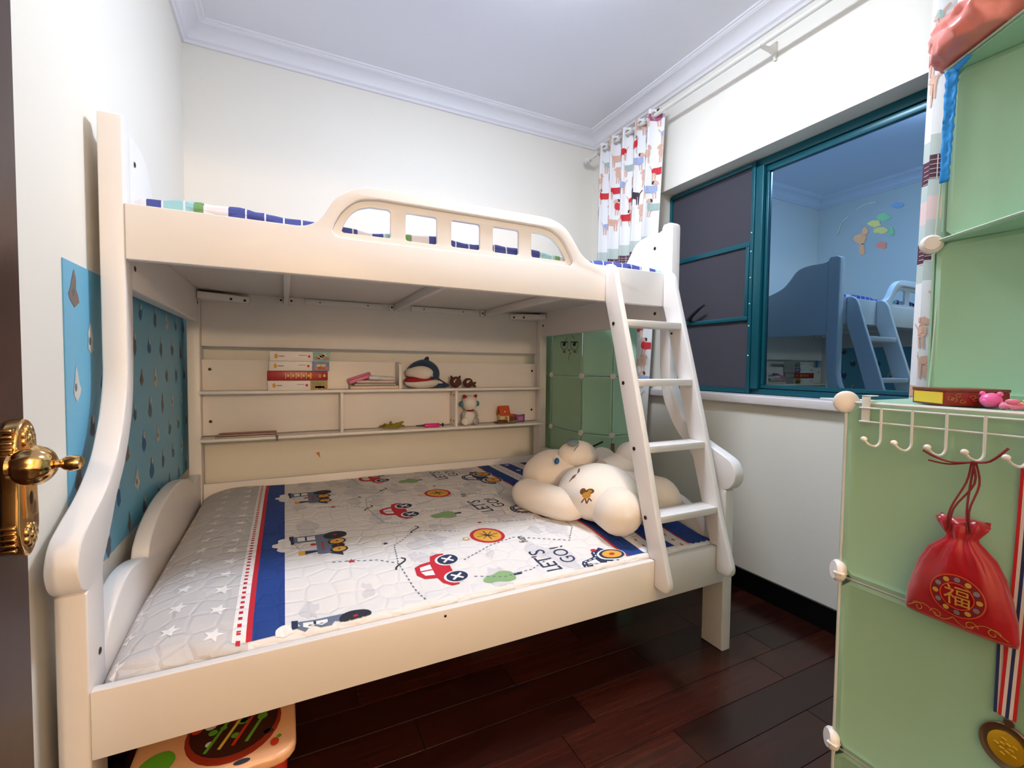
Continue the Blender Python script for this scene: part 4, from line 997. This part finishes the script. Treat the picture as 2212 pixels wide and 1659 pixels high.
# shelf and top panels sit skewed and stick out towards the doorway
for z0 in (lz[1], lz[2]):
    dd = Vector((-.53, -.848, 0)).normalized()
    A = Vector((QX, QY-.004, z0)); Bp = A+dd*.36
    prism('shelf_panel', [(A.x, A.y), (Bp.x, Bp.y), (QX+.36, Bp.y), (QX+.36, A.y)], 'z', z0-.003, z0+.003, GREEN, tow, bevel=.001)
    tube('wire_bar', [A+Vector((-.004, 0, .002)), Bp+Vector((-.004, 0, .004))], .0024, GREENW, tow, 6)
lathe('connector', [(.016, -.010), (.020, -.004), (.020, .004), (.014, .011)], frame_to((QX-.006, QY+.004, lz[1]-.004), (-.75, -.4, .1)), PLASTIC, tow, 16)

# over-the-edge hook rack
hk = thing('hook_rack', 'white wire hook rack hooked over the cabinet top edge', 'hook rack', loc=(KX-.01, .4, 1.06))
def yz(x, px_, py_): 
    q = pix(0, x, px_, py_); return q
box('strap', KX-.0115, KX-.0065, .500, .514, 1.064, 1.116, WIRE, hk, .001)
box('strap_top', KX-.0115, KX+.022, .500, .514, 1.1163, 1.1185, WIRE, hk, .0008)
box('strap', KX-.0115, KX-.0065, .205, .219, 1.064, 1.116, WIRE, hk, .001)
for z_ in (1.094, 1.067): tube('rail_wire', [(KX-.0135, .516, z_), (KX-.0135, .203, z_)], .0019, WIRE, hk, 6)
for y in (.477, .428, .379, .330, .281, .232):
    h = tube('hook', smoothpts([(KX-.0165, y, 1.096), (KX-.0165, y, 1.05), (KX-.018, y, 1.030), (KX-.026, y+.004, 1.022), (KX-.036, y+.010, 1.026), (KX-.042, y+.014, 1.034)], 4), .0023, WIRE, hk, 6)
    blob('ball_tip', frame_to((KX-.043, y+.015, 1.036), (0, 0, 1)), (.0055, .0055, .005), PLASTIC, h, None, 12, 8)

# red drawstring pouch
SAT = mat('red_satin', (170, 10, 28), .28, vary=.12, vscale=14, sheen=.3)
bg = thing('drawstring_pouch', 'red satin drawstring pouch with gold round emblem hanging on a hook', 'pouch', loc=(KX-.03, .345, .74))
PXc = KX-.036
prof_b = [(.742, .071, .010), (.75, .0725, .014), (.78, .070, .019), (.81, .063, .022), (.84, .053, .022), (.865, .040, .021), (.88, .026, .020), (.888, .019, .015), (.893, .018, .014), (.90, .022, .015), (.912, .029, .014), (.922, .031, .010)]
N = 56; V, F = [], []
yc = .345
for i, (z_, hw, hd_) in enumerate(prof_b):
    top = max(0, (z_-.80)/.12)
    for k in range(N):
        a = 2*PI*k/N
        pl = 1+.16*min(1, top)*math.sin(9*a+1.0+2*top)
        e = 2/2.4
        cx_, sx_ = math.cos(a), math.sin(a)
        V.append((PXc+hd_*pl*math.copysign(abs(sx_)**e, sx_), yc+hw*pl*math.copysign(abs(cx_)**e, cx_)+(.92-z_)*.0, z_+.004*math.sin(5*a)*(1 if i == len(prof_b)-1 else 0)))
for i in range(len(prof_b)-1):
    for k in range(N): a = i*N+k; b_ = i*N+(k+1) % N; F.append((a, b_, b_+N, a+N))
F.append(tuple(range(N))[::-1]); F.append(tuple(range((len(prof_b)-1)*N, len(prof_b)*N)))
mesh('pouch_bag', V, F, SAT, bg, 80)
def bagx(y, z_):
    import bisect
    zs_ = [p[0] for p in prof_b]
    z_ = min(max(z_, zs_[0]), zs_[-1]-1e-4); i = max(0, bisect.bisect_right(zs_, z_)-1); i = min(i, len(prof_b)-2)
    t = (z_-zs_[i])/(zs_[i+1]-zs_[i]); hw = prof_b[i][1]*(1-t)+prof_b[i+1][1]*t; hd_ = prof_b[i][2]*(1-t)+prof_b[i+1][2]*t
    u = min(1, abs(y-yc)/hw); e = 2/2.4
    return PXc-hd_*max(0, (1-u**(2/e)))**(e/2)
GF = mat('gold_brocade', (214, 168, 74), .4, .3); RB = mat('red_brocade', (120, 14, 30), .6); GY = mat('grey_brocade', (128, 120, 132), .6); OG = mat('orange_brocade', (206, 74, 34), .5)
ep = Print(lambda y, z_, l: Vector((bagx(y, z_)-.0012-l*1.5, y, z_)), [GF, RB, GY, OG], .006)
ec = (.340, .800)
def ring(m_, r0, r1, layer):
    n = 36
    for k in range(n):
        a, b_ = 2*PI*k/n, 2*PI*(k+1)/n
        ep.poly(m_, [(ec[0]+r0*math.cos(a), ec[1]+r0*math.sin(a)), (ec[0]+r1*math.cos(a), ec[1]+r1*math.sin(a)), (ec[0]+r1*math.cos(b_), ec[1]+r1*math.sin(b_)), (ec[0]+r0*math.cos(b_), ec[1]+r0*math.sin(b_))], layer)
ring(OG, .0335, .0355, 2); ring(RB, .0215, .0335, 1); ring(OG, .0205, .0220, 2)
for k in range(12):
    a = 2*PI*k/12; ep.poly(GY if k % 2 else GF, circ(ec[0]+.0275*math.cos(a), ec[1]+.0275*math.sin(a), .0042, .0042, 8), 2)
for t in text_tris('福'):
    ep.poly(GF, [(ec[0]-(x_-.48)*.036, ec[1]+(y_-.36)*.036) for x_, y_ in t], 2)
for s in (-1, 1):
    for q in range(2):
        cy_ = yc+s*(.022+.026*q)
        ep.line(GF, [(cy_+.009*(1-t/14)*math.cos(t*.62)*s, .757+.009*(1-t/14)*math.sin(t*.62)) for t in range(13)], .0011, 2)
    ep.line(GF, smoothpts([(yc, .762), (yc+s*.015, .752), (yc+s*.04, .766), (yc+s*.064, .752)], 4), .0011, 2)
ep.line(OG, [(yc-.066, .748), (yc+.066, .748)], .0018, 2)
ep.build('gold_embroidery', bg)
CORD = mat('maroon_cord', (122, 26, 30), .7)
hkp = Vector((KX-.034, .336, 1.020))
for k, (dy, ry) in enumerate(((-.014, -.016), (-.005, -.012), (.006, .012), (.013, .017))):
    tube('cord', smoothpts([(PXc-.012, yc+ry, .900), (PXc-.013, yc+ry*.7, .94), (hkp.x, hkp.y+dy*.3+(.004 if k % 2 else -.004), .985), (hkp.x, hkp.y+dy*.2, hkp.z)], 4), .0016, CORD, bg, 6)
tube('cord_tail', smoothpts([tuple(hkp), (hkp.x-.006, .362, 1.016), (hkp.x-.008, .385, 1.022), (hkp.x-.008, .400, 1.030)], 4), .0017, CORD, bg, 6)
tube('cord_tail', smoothpts([tuple(hkp), (hkp.x-.006, .365, 1.012), (hkp.x-.008, .392, 1.014)], 4), .0015, CORD, bg, 6)
tube('cord_tail', smoothpts([tuple(hkp), (hkp.x-.006, .315, 1.026), (hkp.x-.006, .295, 1.050)], 4), .0020, CORD, bg, 6)
# medal on striped ribbon
md = thing('medal', 'gold medal on a red white and blue ribbon hanging from the last hook', 'medal', loc=(KX-.035, .285, .62))
RR, RW, RBL = mat('ribbon_red', (200, 30, 34), .6), mat('ribbon_white', (232, 220, 214), .6), mat('ribbon_navy', (34, 52, 98), .6)
def rib(m_, y0, y1, x_, za, zb, ya, name):
    V = []; n = 16
    for k in range(n+1):
        t = k/n; z_ = za+(zb-za)*t; sh_ = ya*t; xx = x_+.004*math.sin(t*4)
        for yy_, d in ((y0, 0), (y1, 0), (y1, .0012), (y0, .0012)): V.append((xx-d, yy_+sh_, z_))
    F = [(4*k+j, 4*k+(j+1) % 4, 4*k+4+(j+1) % 4, 4*k+4+j) for k in range(n) for j in range(4)]+[(3, 2, 1, 0), (4*n, 4*n+1, 4*n+2, 4*n+3)]
    mesh(name, V, F, m_, md, 30)
for i, m_ in enumerate((RR, RW, RBL, RW, RR)):
    rib(m_, .268+.0042*i, .268+.0042*i+.0041, KX-.009, 1.018, .615, .010, 'ribbon_stripe')
for i, m_ in enumerate((RR, RW, RBL)):
    rib(m_, .296+.0042*i, .296+.0042*i+.0041, KX-.0078, .83, .615, -.004, 'ribbon_stripe')
SV = mat('medal_bronze', (150, 128, 100), .35, .9); YG = mat('medal_gold', (220, 178, 40), .35, .5)
mc = Vector((KX-.012, .286, .568))
MM = frame_to(mc, (-1, .15, .1))
disc = lathe('medal_disc', [(.033, -.002), (.0355, 0), (.0355, .003), (.034, .0045), (.030, .0035), (.029, .003)], MM, SV, md, 40)
lathe('medal_face', [(.0225, .0005), (.0235, .0045), (.021, .005)], MM, YG, md, 32)
for k in range(10):
    a = k*2*PI/10; blob('medal_relief', MM @ Matrix.Translation((.012*math.cos(a)*(1 if k % 2 else .5), .012*math.sin(a)*(1 if k % 2 else .5), .0052)), (.004, .0025, .0012), YG, md, None, 10, 6)
lathe('medal_loop', [(.006, -.001), (.007, 0), (.006, .002)], frame_to(mc+Vector((0, 0, .040)), (-1, 0, 0)), SV, md, 14)
# gift box, toy, hair ties on the cabinet top
gt = thing('gift_box', 'flat dark red gift box with yellow end panel on cabinet top', 'box', loc=(1.12, .42, TZ))
GM = Matrix.Translation((1.117, .466, TZ)) @ Matrix.Rotation(math.atan2(-.60, .80), 4, 'Z')
RED2 = mat('gift_red', (140, 26, 16), .35, vary=.35, vscale=50)
box('box_body', 0, .098, -.088, 0, .0006, .026, RED2, gt, .001, GM); box('box_lid', -.001, .099, -.089, .001, .0262, .0315, mat('gift_lid', (126, 60, 34), .35, vary=.3, vscale=40), gt, .001, GM)
box('yellow_panel', -.0013, .0005, -.082, -.006, .004, .0245, mat('gift_yellow', (240, 206, 66), .4), gt, 0, GM)
gp = Print(lambda a, b_, l: GM @ Vector((a, -.088-.0006-l, b_)), [mat('gold_swirl', (196, 140, 60), .4)])
random.seed(9)
for k in range(12):
    cx_, cz_ = random.uniform(.008, .09), random.uniform(.007, .021)
    gp.line(gp.mats[0], [(cx_+.007*(1-t/12)*math.cos(t*.7+k), cz_+.004*(1-t/12)*math.sin(t*.7+k)) for t in range(10)], .0008, 1)
gp.build('gold_scroll_print', gt)
tc_ = pix(2, TZ+.012, 2143, 872)
ty = thing('pink_toy', 'little pink rubber bear head beside the gift box', 'toy', loc=(1.10, .345, TZ))
PK = mat('rubber_pink', (246, 108, 176), .35)
tq = Vector((1.095, .346, TZ+.0135))
blob('head', frame_to(tq, (0, 0, 1)), (.0145, .0145, .013), PK, ty, fluff(.03, 2, 1), 20, 14)
for dy in (-.011, .011): blob('ear', frame_to(tq+Vector((0, dy, .011)), (0, 0, 1)), (.004, .0045, .0045), PK, ty, None, 12, 8)
blob('muzzle', frame_to(tq+Vector((-.012, .004, -.002)), (-1, .2, 0)), (.006, .005, .003), PK, ty, None, 12, 8)
for k, (cx_, cy_, r_, m_, lab) in enumerate(((1.085, .312, .015, mat('tie_pink', (240, 130, 160), .5), 'coral pink hair tie lying next to the pink toy'), (1.115, .300, .017, mat('tie_yellow', (236, 216, 110), .5), 'pale yellow hair tie lying behind the coral one'), (1.098, .278, .017, mat('tie_white', (240, 226, 222), .5), 'white hair tie lying at the edge of the hair tie heap'))):
    t = thing('hair_tie', lab, 'hair tie', 'hair ties on the cabinet top', loc=(cx_, cy_, TZ))
    bm = bmesh.new()
    P = [(cx_+r_*math.cos(a), cy_+r_*math.sin(a), TZ+.0062+.0012*math.sin(5*a)) for a in [i*2*PI/30 for i in range(31)]]
    bm_tube(bm, P, [.0050+.0009*math.sin(i*2.1) for i in range(31)], 8, False); from_bm('band', bm, m_, t, 60)
    blob('bow', frame_to((cx_-r_, cy_, TZ+.0145), (0, 0, 1)), (.005, .009, .0045), m_, t, fluff(.2, 3, k), 14, 10)
ws = pix(0, 2.16, 1795, 862)
o = thing('white_stick', 'long white tapered plastic stick lying across the sill end', 'stick', loc=(2.2, 1.2, WZ0))
q0, q1 = pix(2, WZ0+.008, 1758, 861), pix(2, WZ0+.008, 1840, 866)
tube('shaft', [(2.17, 1.245, WZ0+.0085), (2.165, 1.15, WZ0+.0085), (2.160, 1.02, WZ0+.0085), (2.158, .95, WZ0+.0085)], [.003, .0075, .0085, .0085], WIRE, o, 10)
blob('handle_cap', frame_to((2.158, .945, WZ0+.0105), (0, 1, 0)), (.0100, .0100, .012), WIRE, o, None, 14, 10)
# blue crepe streamer on the tower edge, red plastic bag on top
BT = mat('blue_crepe', (20, 150, 238), .5, bump=.2, bscale=80)
st = thing('blue_streamer', 'crumpled bright blue paper streamer hanging down the tower corner', 'streamer', loc=(QX-.02, QY, 1.5))
V, F = [], []; n = 40
def strm(t):
    q = pix(0, QX-.018, 2062-2-18*t, 150+245*t); return q
for k in range(n+1):
    t = k/n; q = strm(t); w_ = .0105-.003*t
    for j in range(5):
        s = (j/4-.5)*2
        V.append((q.x-.004-.004*noise.noise(Vector((k*.9, j*1.3, 0)))-.002*abs(s), q.y+w_*s*(1+.25*noise.noise(Vector((k*.5, s, 4)))), q.z+.003*noise.noise(Vector((k*.7, j, 9)))))
for k in range(n):
    for j in range(4): a = k*5+j; F.append((a, a+1, a+6, a+5))
so_ = mesh('streamer_strip', V, F, BT, st, 40); md_ = so_.modifiers.new('thick', 'SOLIDIFY'); md_.thickness = .0012
q = strm(0)
V, F = [], []
for k in range(11):
    t = k/10
    for j in range(4):
        V.append((q.x-.006-.018*t, q.y-.028*t-.003*j, q.z+.002-.004*j*(1-.5*t)+.003*t+.002*noise.noise(Vector((k*.8, j, 2)))))
for k in range(10):
    for j in range(3): a = k*4+j; F.append((a, a+1, a+5, a+4))
so_ = mesh('streamer_tuck', V, F, BT, st, 40); md_ = so_.modifiers.new('thick', 'SOLIDIFY'); md_.thickness = .0012
rbm = mat('coral_plastic_bag', (250, 142, 130), .3, vary=.22, vscale=18)
rb = thing('coral_plastic_bag', 'crumpled coral red plastic bag lying on top of the tower', 'bag', loc=(QX+.05, .40, lz[2]))
bm = bmesh.new()
BM_ = Matrix.Translation((QX-.012, .425, lz[2]+.052)) @ Matrix.Rotation(.5, 4, 'Z')
def crump(c):
    d = c*1.35+Vector((4.1, 0, 2)); k = 1+.26*noise.noise(d)
    rid = 1-abs(noise.noise(c*2.1+Vector((9, 2, 5))))*2
    r_ = c*(k+.10*rid+.05*(1-2*abs(noise.noise(c*4.3+Vector((1, 7, 3)))))); r_.z = max(r_.z, -.72); return r_
bm_blob(bm, BM_, (.105, .072, .060), crump, 64, 40); from_bm('bag', bm, rbm, rb, 180)
for k in range(3):
    tube('bag_handle', smoothpts([(QX-.02+.03*k, .38-.01*k, lz[2]+.10), (QX-.03+.03*k, .36, lz[2]+.135), (QX-.01+.03*k, .34, lz[2]+.12), (QX+.02*k, .33, lz[2]+.09)], 4), [.003]+[.008]*11+[.003], rbm, rb, 6)

# ------------------------------------------------------------------ curtains and rod
ROD = mat('rod_cream', (230, 226, 216), .35)
RODX, RODZ = 2.062, 2.722
rod = thing('curtain_rod', 'cream curtain rod on brackets above the window', 'curtain rod', loc=(RODX, 1.6, RODZ))
tube('pole', [(RODX, 2.905, RODZ), (RODX, .20, RODZ)], .0125, ROD, rod, 16)
lathe('finial', [(.013, 0), (.020, .004), (.022, .010), (.016, .016), (.022, .024), (.026, .036), (.022, .048), (.010, .054)], frame_to((RODX, 2.90, RODZ), (0, 1, 0)), ROD, rod, 20)
for yb in (2.80, 1.515, .35):
    pf = [(XR-.0005, RODZ+.045), (XR-.0005, RODZ-.045), (XR-.012, RODZ-.045), (XR-.020, RODZ-.022), (XR-.05, RODZ-.017), (RODX-.014, RODZ-.0135), (RODX-.014, RODZ-.004), (XR-.06, RODZ+.004), (XR-.010, RODZ+.045)]
    b_ = prism('bracket', pf, 'y', yb-.007, yb+.007, ROD, rod, bevel=.002)
    for dz in (-.034, .034): lathe('bolt', [(.004, 0), (.004, .0015), (.002, .002)], frame_to((XR-.0125, yb-.004, RODZ+dz), (-1, 0, 0)), BOLT, b_, 8)
CUR = ramp_mat('curtain_cloth', 'Z', [(0, (238, 236, 236)), (.49267, (196, 206, 200)), (.5167, (88, 44, 62)), (.540, (196, 206, 200)), (.5633, (232, 204, 198)), (.590, (196, 206, 200)), (.6117, (88, 44, 62)), (.640, (196, 206, 200)), (.6613, (240, 238, 238))], .5, fract=3.0)
DOGC = dict(tan=mat('dog_tan', (222, 178, 156), .7), red=mat('dog_red', (206, 40, 50), .7), blue=mat('dog_blue', (164, 178, 212), .7), sage=mat('dog_sage', (166, 186, 178), .7), dark=mat('dog_dark', (62, 46, 58), .7), stripe=mat('dog_stripe', (180, 90, 132), .7), line=mat('check_line', (222, 210, 214), .7))
DOGP = {'sweater': [(.02, .30), (.02, .48), (.10, .58), (.20, .52), (.78, .50), (.86, .42), (.84, .28), (.72, .30), (.62, .20), (.34, .22), (.22, .18), (.08, .22)], 'head': [(-.06, .56), (-.02, .66), (.08, .74), (.20, .70), (.22, .58), (.14, .52), (.04, .54)], 'ear': [(.16, .74), (.27, .70), (.27, .58), (.20, .58)],
        'legs': [[(.06, .22), (.13, .22), (.10, -.06), (.05, -.06)], [(.18, .2), (.24, .2), (.19, -.06), (.14, -.06)], [(.64, .24), (.74, .28), (.72, -.06), (.67, -.06)], [(.76, .3), (.84, .3), (.82, -.06), (.77, -.06)]], 'tail': [(.84, .40), (.98, .58), (.95, .61), (.82, .46)]}
def make_curtain(name, label, y_far, y_near, wsheet, folds, zt, zb, amp, drift, seedc):
    t = thing(name, label, 'curtain', 'dog print curtains at the window', loc=(RODX, (y_far+y_near)/2, zb))
    nu, nv = folds*14, 46
    def S(u, z_, off=0.0):
        # u 0..1 along the sheet
        v = (zt-z_)/(zt-zb)
        ph = u*folds*2*PI
        yf = y_far+(y_near-y_far)*u+drift*v*u
        A = amp*(1+.15*math.sin(seedc+u*9))
        return Vector((RODX+.004+A*math.cos(ph)+.010*v*math.sin(u*7+seedc), yf+.25*amp*math.sin(2*ph+seedc), z_))
    def SN(u, z_, off):
        a, b_ = S(u, z_), S(u+.002, z_); tdir = (b_-a); nrm = tdir.cross(Vector((0, 0, 1))).normalized()
        if nrm.x > 0: nrm = -nrm
        return a+nrm*off
    V = [S(i/nu, zt+(zb-zt)*j/nv) for j in range(nv+1) for i in range(nu+1)]
    F = [(j*(nu+1)+i, j*(nu+1)+i+1, (j+1)*(nu+1)+i+1, (j+1)*(nu+1)+i) for j in range(nv) for i in range(nu)]
    c_ = mesh('cloth', V, F, CUR, t, 60)
    # the print
    mats = [DOGC[k] for k in ('tan', 'red', 'blue', 'sage', 'dark', 'stripe', 'line')]
    pr_ = Print(lambda s, z_, l: SN(min(max(s/wsheet, 0), 1), z_, .0018+l), mats, .018)
    rnd = random.Random(seedc)
    z_, row = zt-.10, 0
    while z_ > zb+.08:
        s = .02+(row % 2)*.085
        while s < wsheet-.02:
            if not (1.44 < z_ < 2.03):
                k = rnd.random(); sz = .114; fl = rnd.choice((-1, 1)); ox = s+(sz*.5 if fl < 0 else -sz*.5)+.05
                tr = lambda p: (min(max(ox+fl*p[0]*sz*.80, .003), wsheet-.003), z_+p[1]*sz*1.22)
                coat = 'red' if k < .2 else 'blue' if k < .36 else 'sage' if k < .46 else 'dark' if k < .53 else 'stripe' if k < .60 else 'tan'
                hcol = 'dark' if coat == 'dark' else 'tan'
                for lg in DOGP['legs']: pr_.poly(DOGC[hcol], [tr(p) for p in lg], 0)
                pr_.poly(DOGC[hcol], [tr(p) for p in DOGP['tail']], 0); pr_.poly(DOGC[hcol], [tr(p) for p in DOGP['head']], 0)
                pr_.poly(DOGC[coat], [tr(p) for p in DOGP['sweater']], 1); pr_.poly(DOGC['dark'] if coat != 'tan' else DOGC['tan'], [tr(p) for p in DOGP['ear']], 2)
            s += .148+rnd.uniform(-.015, .02)
        z_ -= .108; row += 1
    for za, zb2 in ((1.55, 1.62), (1.835, 1.92)):
        for q in range(5): pr_.line(DOGC['line'], [(.01, za+.007+.0155*q), (wsheet-.01, za+.007+.0155*q)], .0018, 1)
        for q in range(int(wsheet/.024)): pr_.line(DOGC['line'], [(.012+.024*q, za+.001), (.012+.024*q, zb2-.001)], .0018, 1)
    pr_.build('dog_print', t)
    for k in range(folds*2):
        u = (k+.5)/(folds*2); p = S(u, RODZ)
        bm = bmesh.new(); P = [(RODX+.021*math.cos(a), p.y, RODZ+.021*math.sin(a)) for a in [i*2*PI/24 for i in range(25)]]
        bm_tube(bm, P, .0045, 8, False); from_bm('grommet', bm, mat('grommet_metal', (206, 204, 200), .25, .8), t, 60)
    return t
make_curtain('curtain', 'white dog print curtain bunched up in the corner beside the upper bunk', 2.80, 2.185, .92, 5, 2.762, .76, .034, .10, 5)
make_curtain('curtain', 'white dog print curtain bunched up behind the tall green cube tower', .30, .855, .95, 6, 2.762, .72, .040, .03, 8)

# ------------------------------------------------------------------ under the bed: toy table and dark storage box
tt = thing('toy_table', 'peach plastic play kitchen table printed with food under the bed', 'toy table', loc=(-.14, 1.44, 0))
PEA = mat('peach_plastic', (236, 178, 132), .3)
ZT = .205
TX0, TX1, TY0, TY1 = -.34, .020, 1.235, 1.62
def rr2(x0, x1, y0, y1, r): return rrect(x0, x1, y0, y1, r)
prism('table_top', rr2(TX0, TX1, TY0, TY1, .05), 'z', ZT-.030, ZT, PEA, tt, bevel=.010, res=3)
LEGR = mat('leg_red', (196, 52, 30), .35)
for x, y in ((TX0+.045, TY0+.045), (TX1-.045, TY0+.045), (TX0+.045, TY1-.045), (TX1-.045, TY1-.045)):
    lathe('leg', [(.020, 0), (.022, .01), (.024, ZT-.045), (.026, ZT-.0305)], Matrix.Translation((x, y, 0)), LEGR, tt, 20)
tp_ = Print(lambda x, y, l: Vector((x, y, ZT+l)), [mat('pan_dark', (58, 26, 18), .4), mat('food_red', (200, 56, 30), .4), mat('food_green', (96, 168, 40), .4), mat('food_yellow', (226, 196, 80), .4), mat('food_teal', (20, 130, 150), .4), mat('food_white', (214, 220, 214), .4), INK, mat('pan_rim', (150, 44, 20), .4)])
tm = tp_.mats
pcx, pcy = -.125, 1.385
tp_.poly(tm[7], circ(pcx, pcy, .110, .125, 28)); tp_.poly(tm[0], circ(pcx, pcy+.012, .102, .113, 28), 1)
random.seed(4)
for k in range(16):
    a, r_ = random.uniform(0, 2*PI), random.uniform(.02, .09); c_ = random.choice((tm[3], tm[5], tm[2], tm[1]))
    tp_.poly(c_, circ(pcx+r_*math.cos(a), pcy+r_*math.sin(a), random.uniform(.008, .014), None, 10), 2)
for k, c_ in enumerate((tm[2], tm[3], tm[1], tm[2])):
    tp_.line(c_, [(pcx-.06+.03*k, pcy-.07), (pcx-.02+.03*k, pcy+.02), (pcx+.01+.03*k, pcy+.05)], .008, 3)
tp_.poly(tm[4], [(-.035, 1.44), (.005, 1.44), (.005, 1.56), (-.02, 1.57), (-.05, 1.50)], 1)
for k in range(3): tp_.line(tm[5], [(-.035+.012*k, 1.47), (-.02+.012*k, 1.54)], .003, 2)
tp_.poly(tm[2], smoothpts([(-.30, 1.30), (-.265, 1.29), (-.245, 1.33), (-.265, 1.365), (-.30, 1.36), (-.32, 1.33)], 3, True), 1); tp_.poly(tm[2], circ(-.27, 1.275, .018), 1)
tp_.poly(tm[1], circ(-.03, 1.285, .010, .014), 1); tp_.poly(tm[2], circ(-.02, 1.30, .006), 2); tp_.poly(tm[6], circ(-.045, 1.33, .012, .008), 1); tp_.poly(tm[3], circ(-.01, 1.345, .005), 1)
tp_.line(tm[6], [(-.215, 1.25), (-.185, 1.27)], .008, 1); tp_.poly(tm[6], circ(-.10, 1.252, .018, .008), 1)
tp_.build('food_print', tt)
sb = thing('storage_box', 'dark grey plastic storage box pushed far under the bed', 'storage box', loc=(1.1, 2.2, 0))
DG = mat('charcoal_plastic', (52, 50, 48), .45)
box('box_body', .70, 1.50, 1.80, 2.55, .002, .17, DG, sb, .012); box('box_lid', .69, 1.51, 1.79, 2.56, .1705, .20, DG, sb, .008)
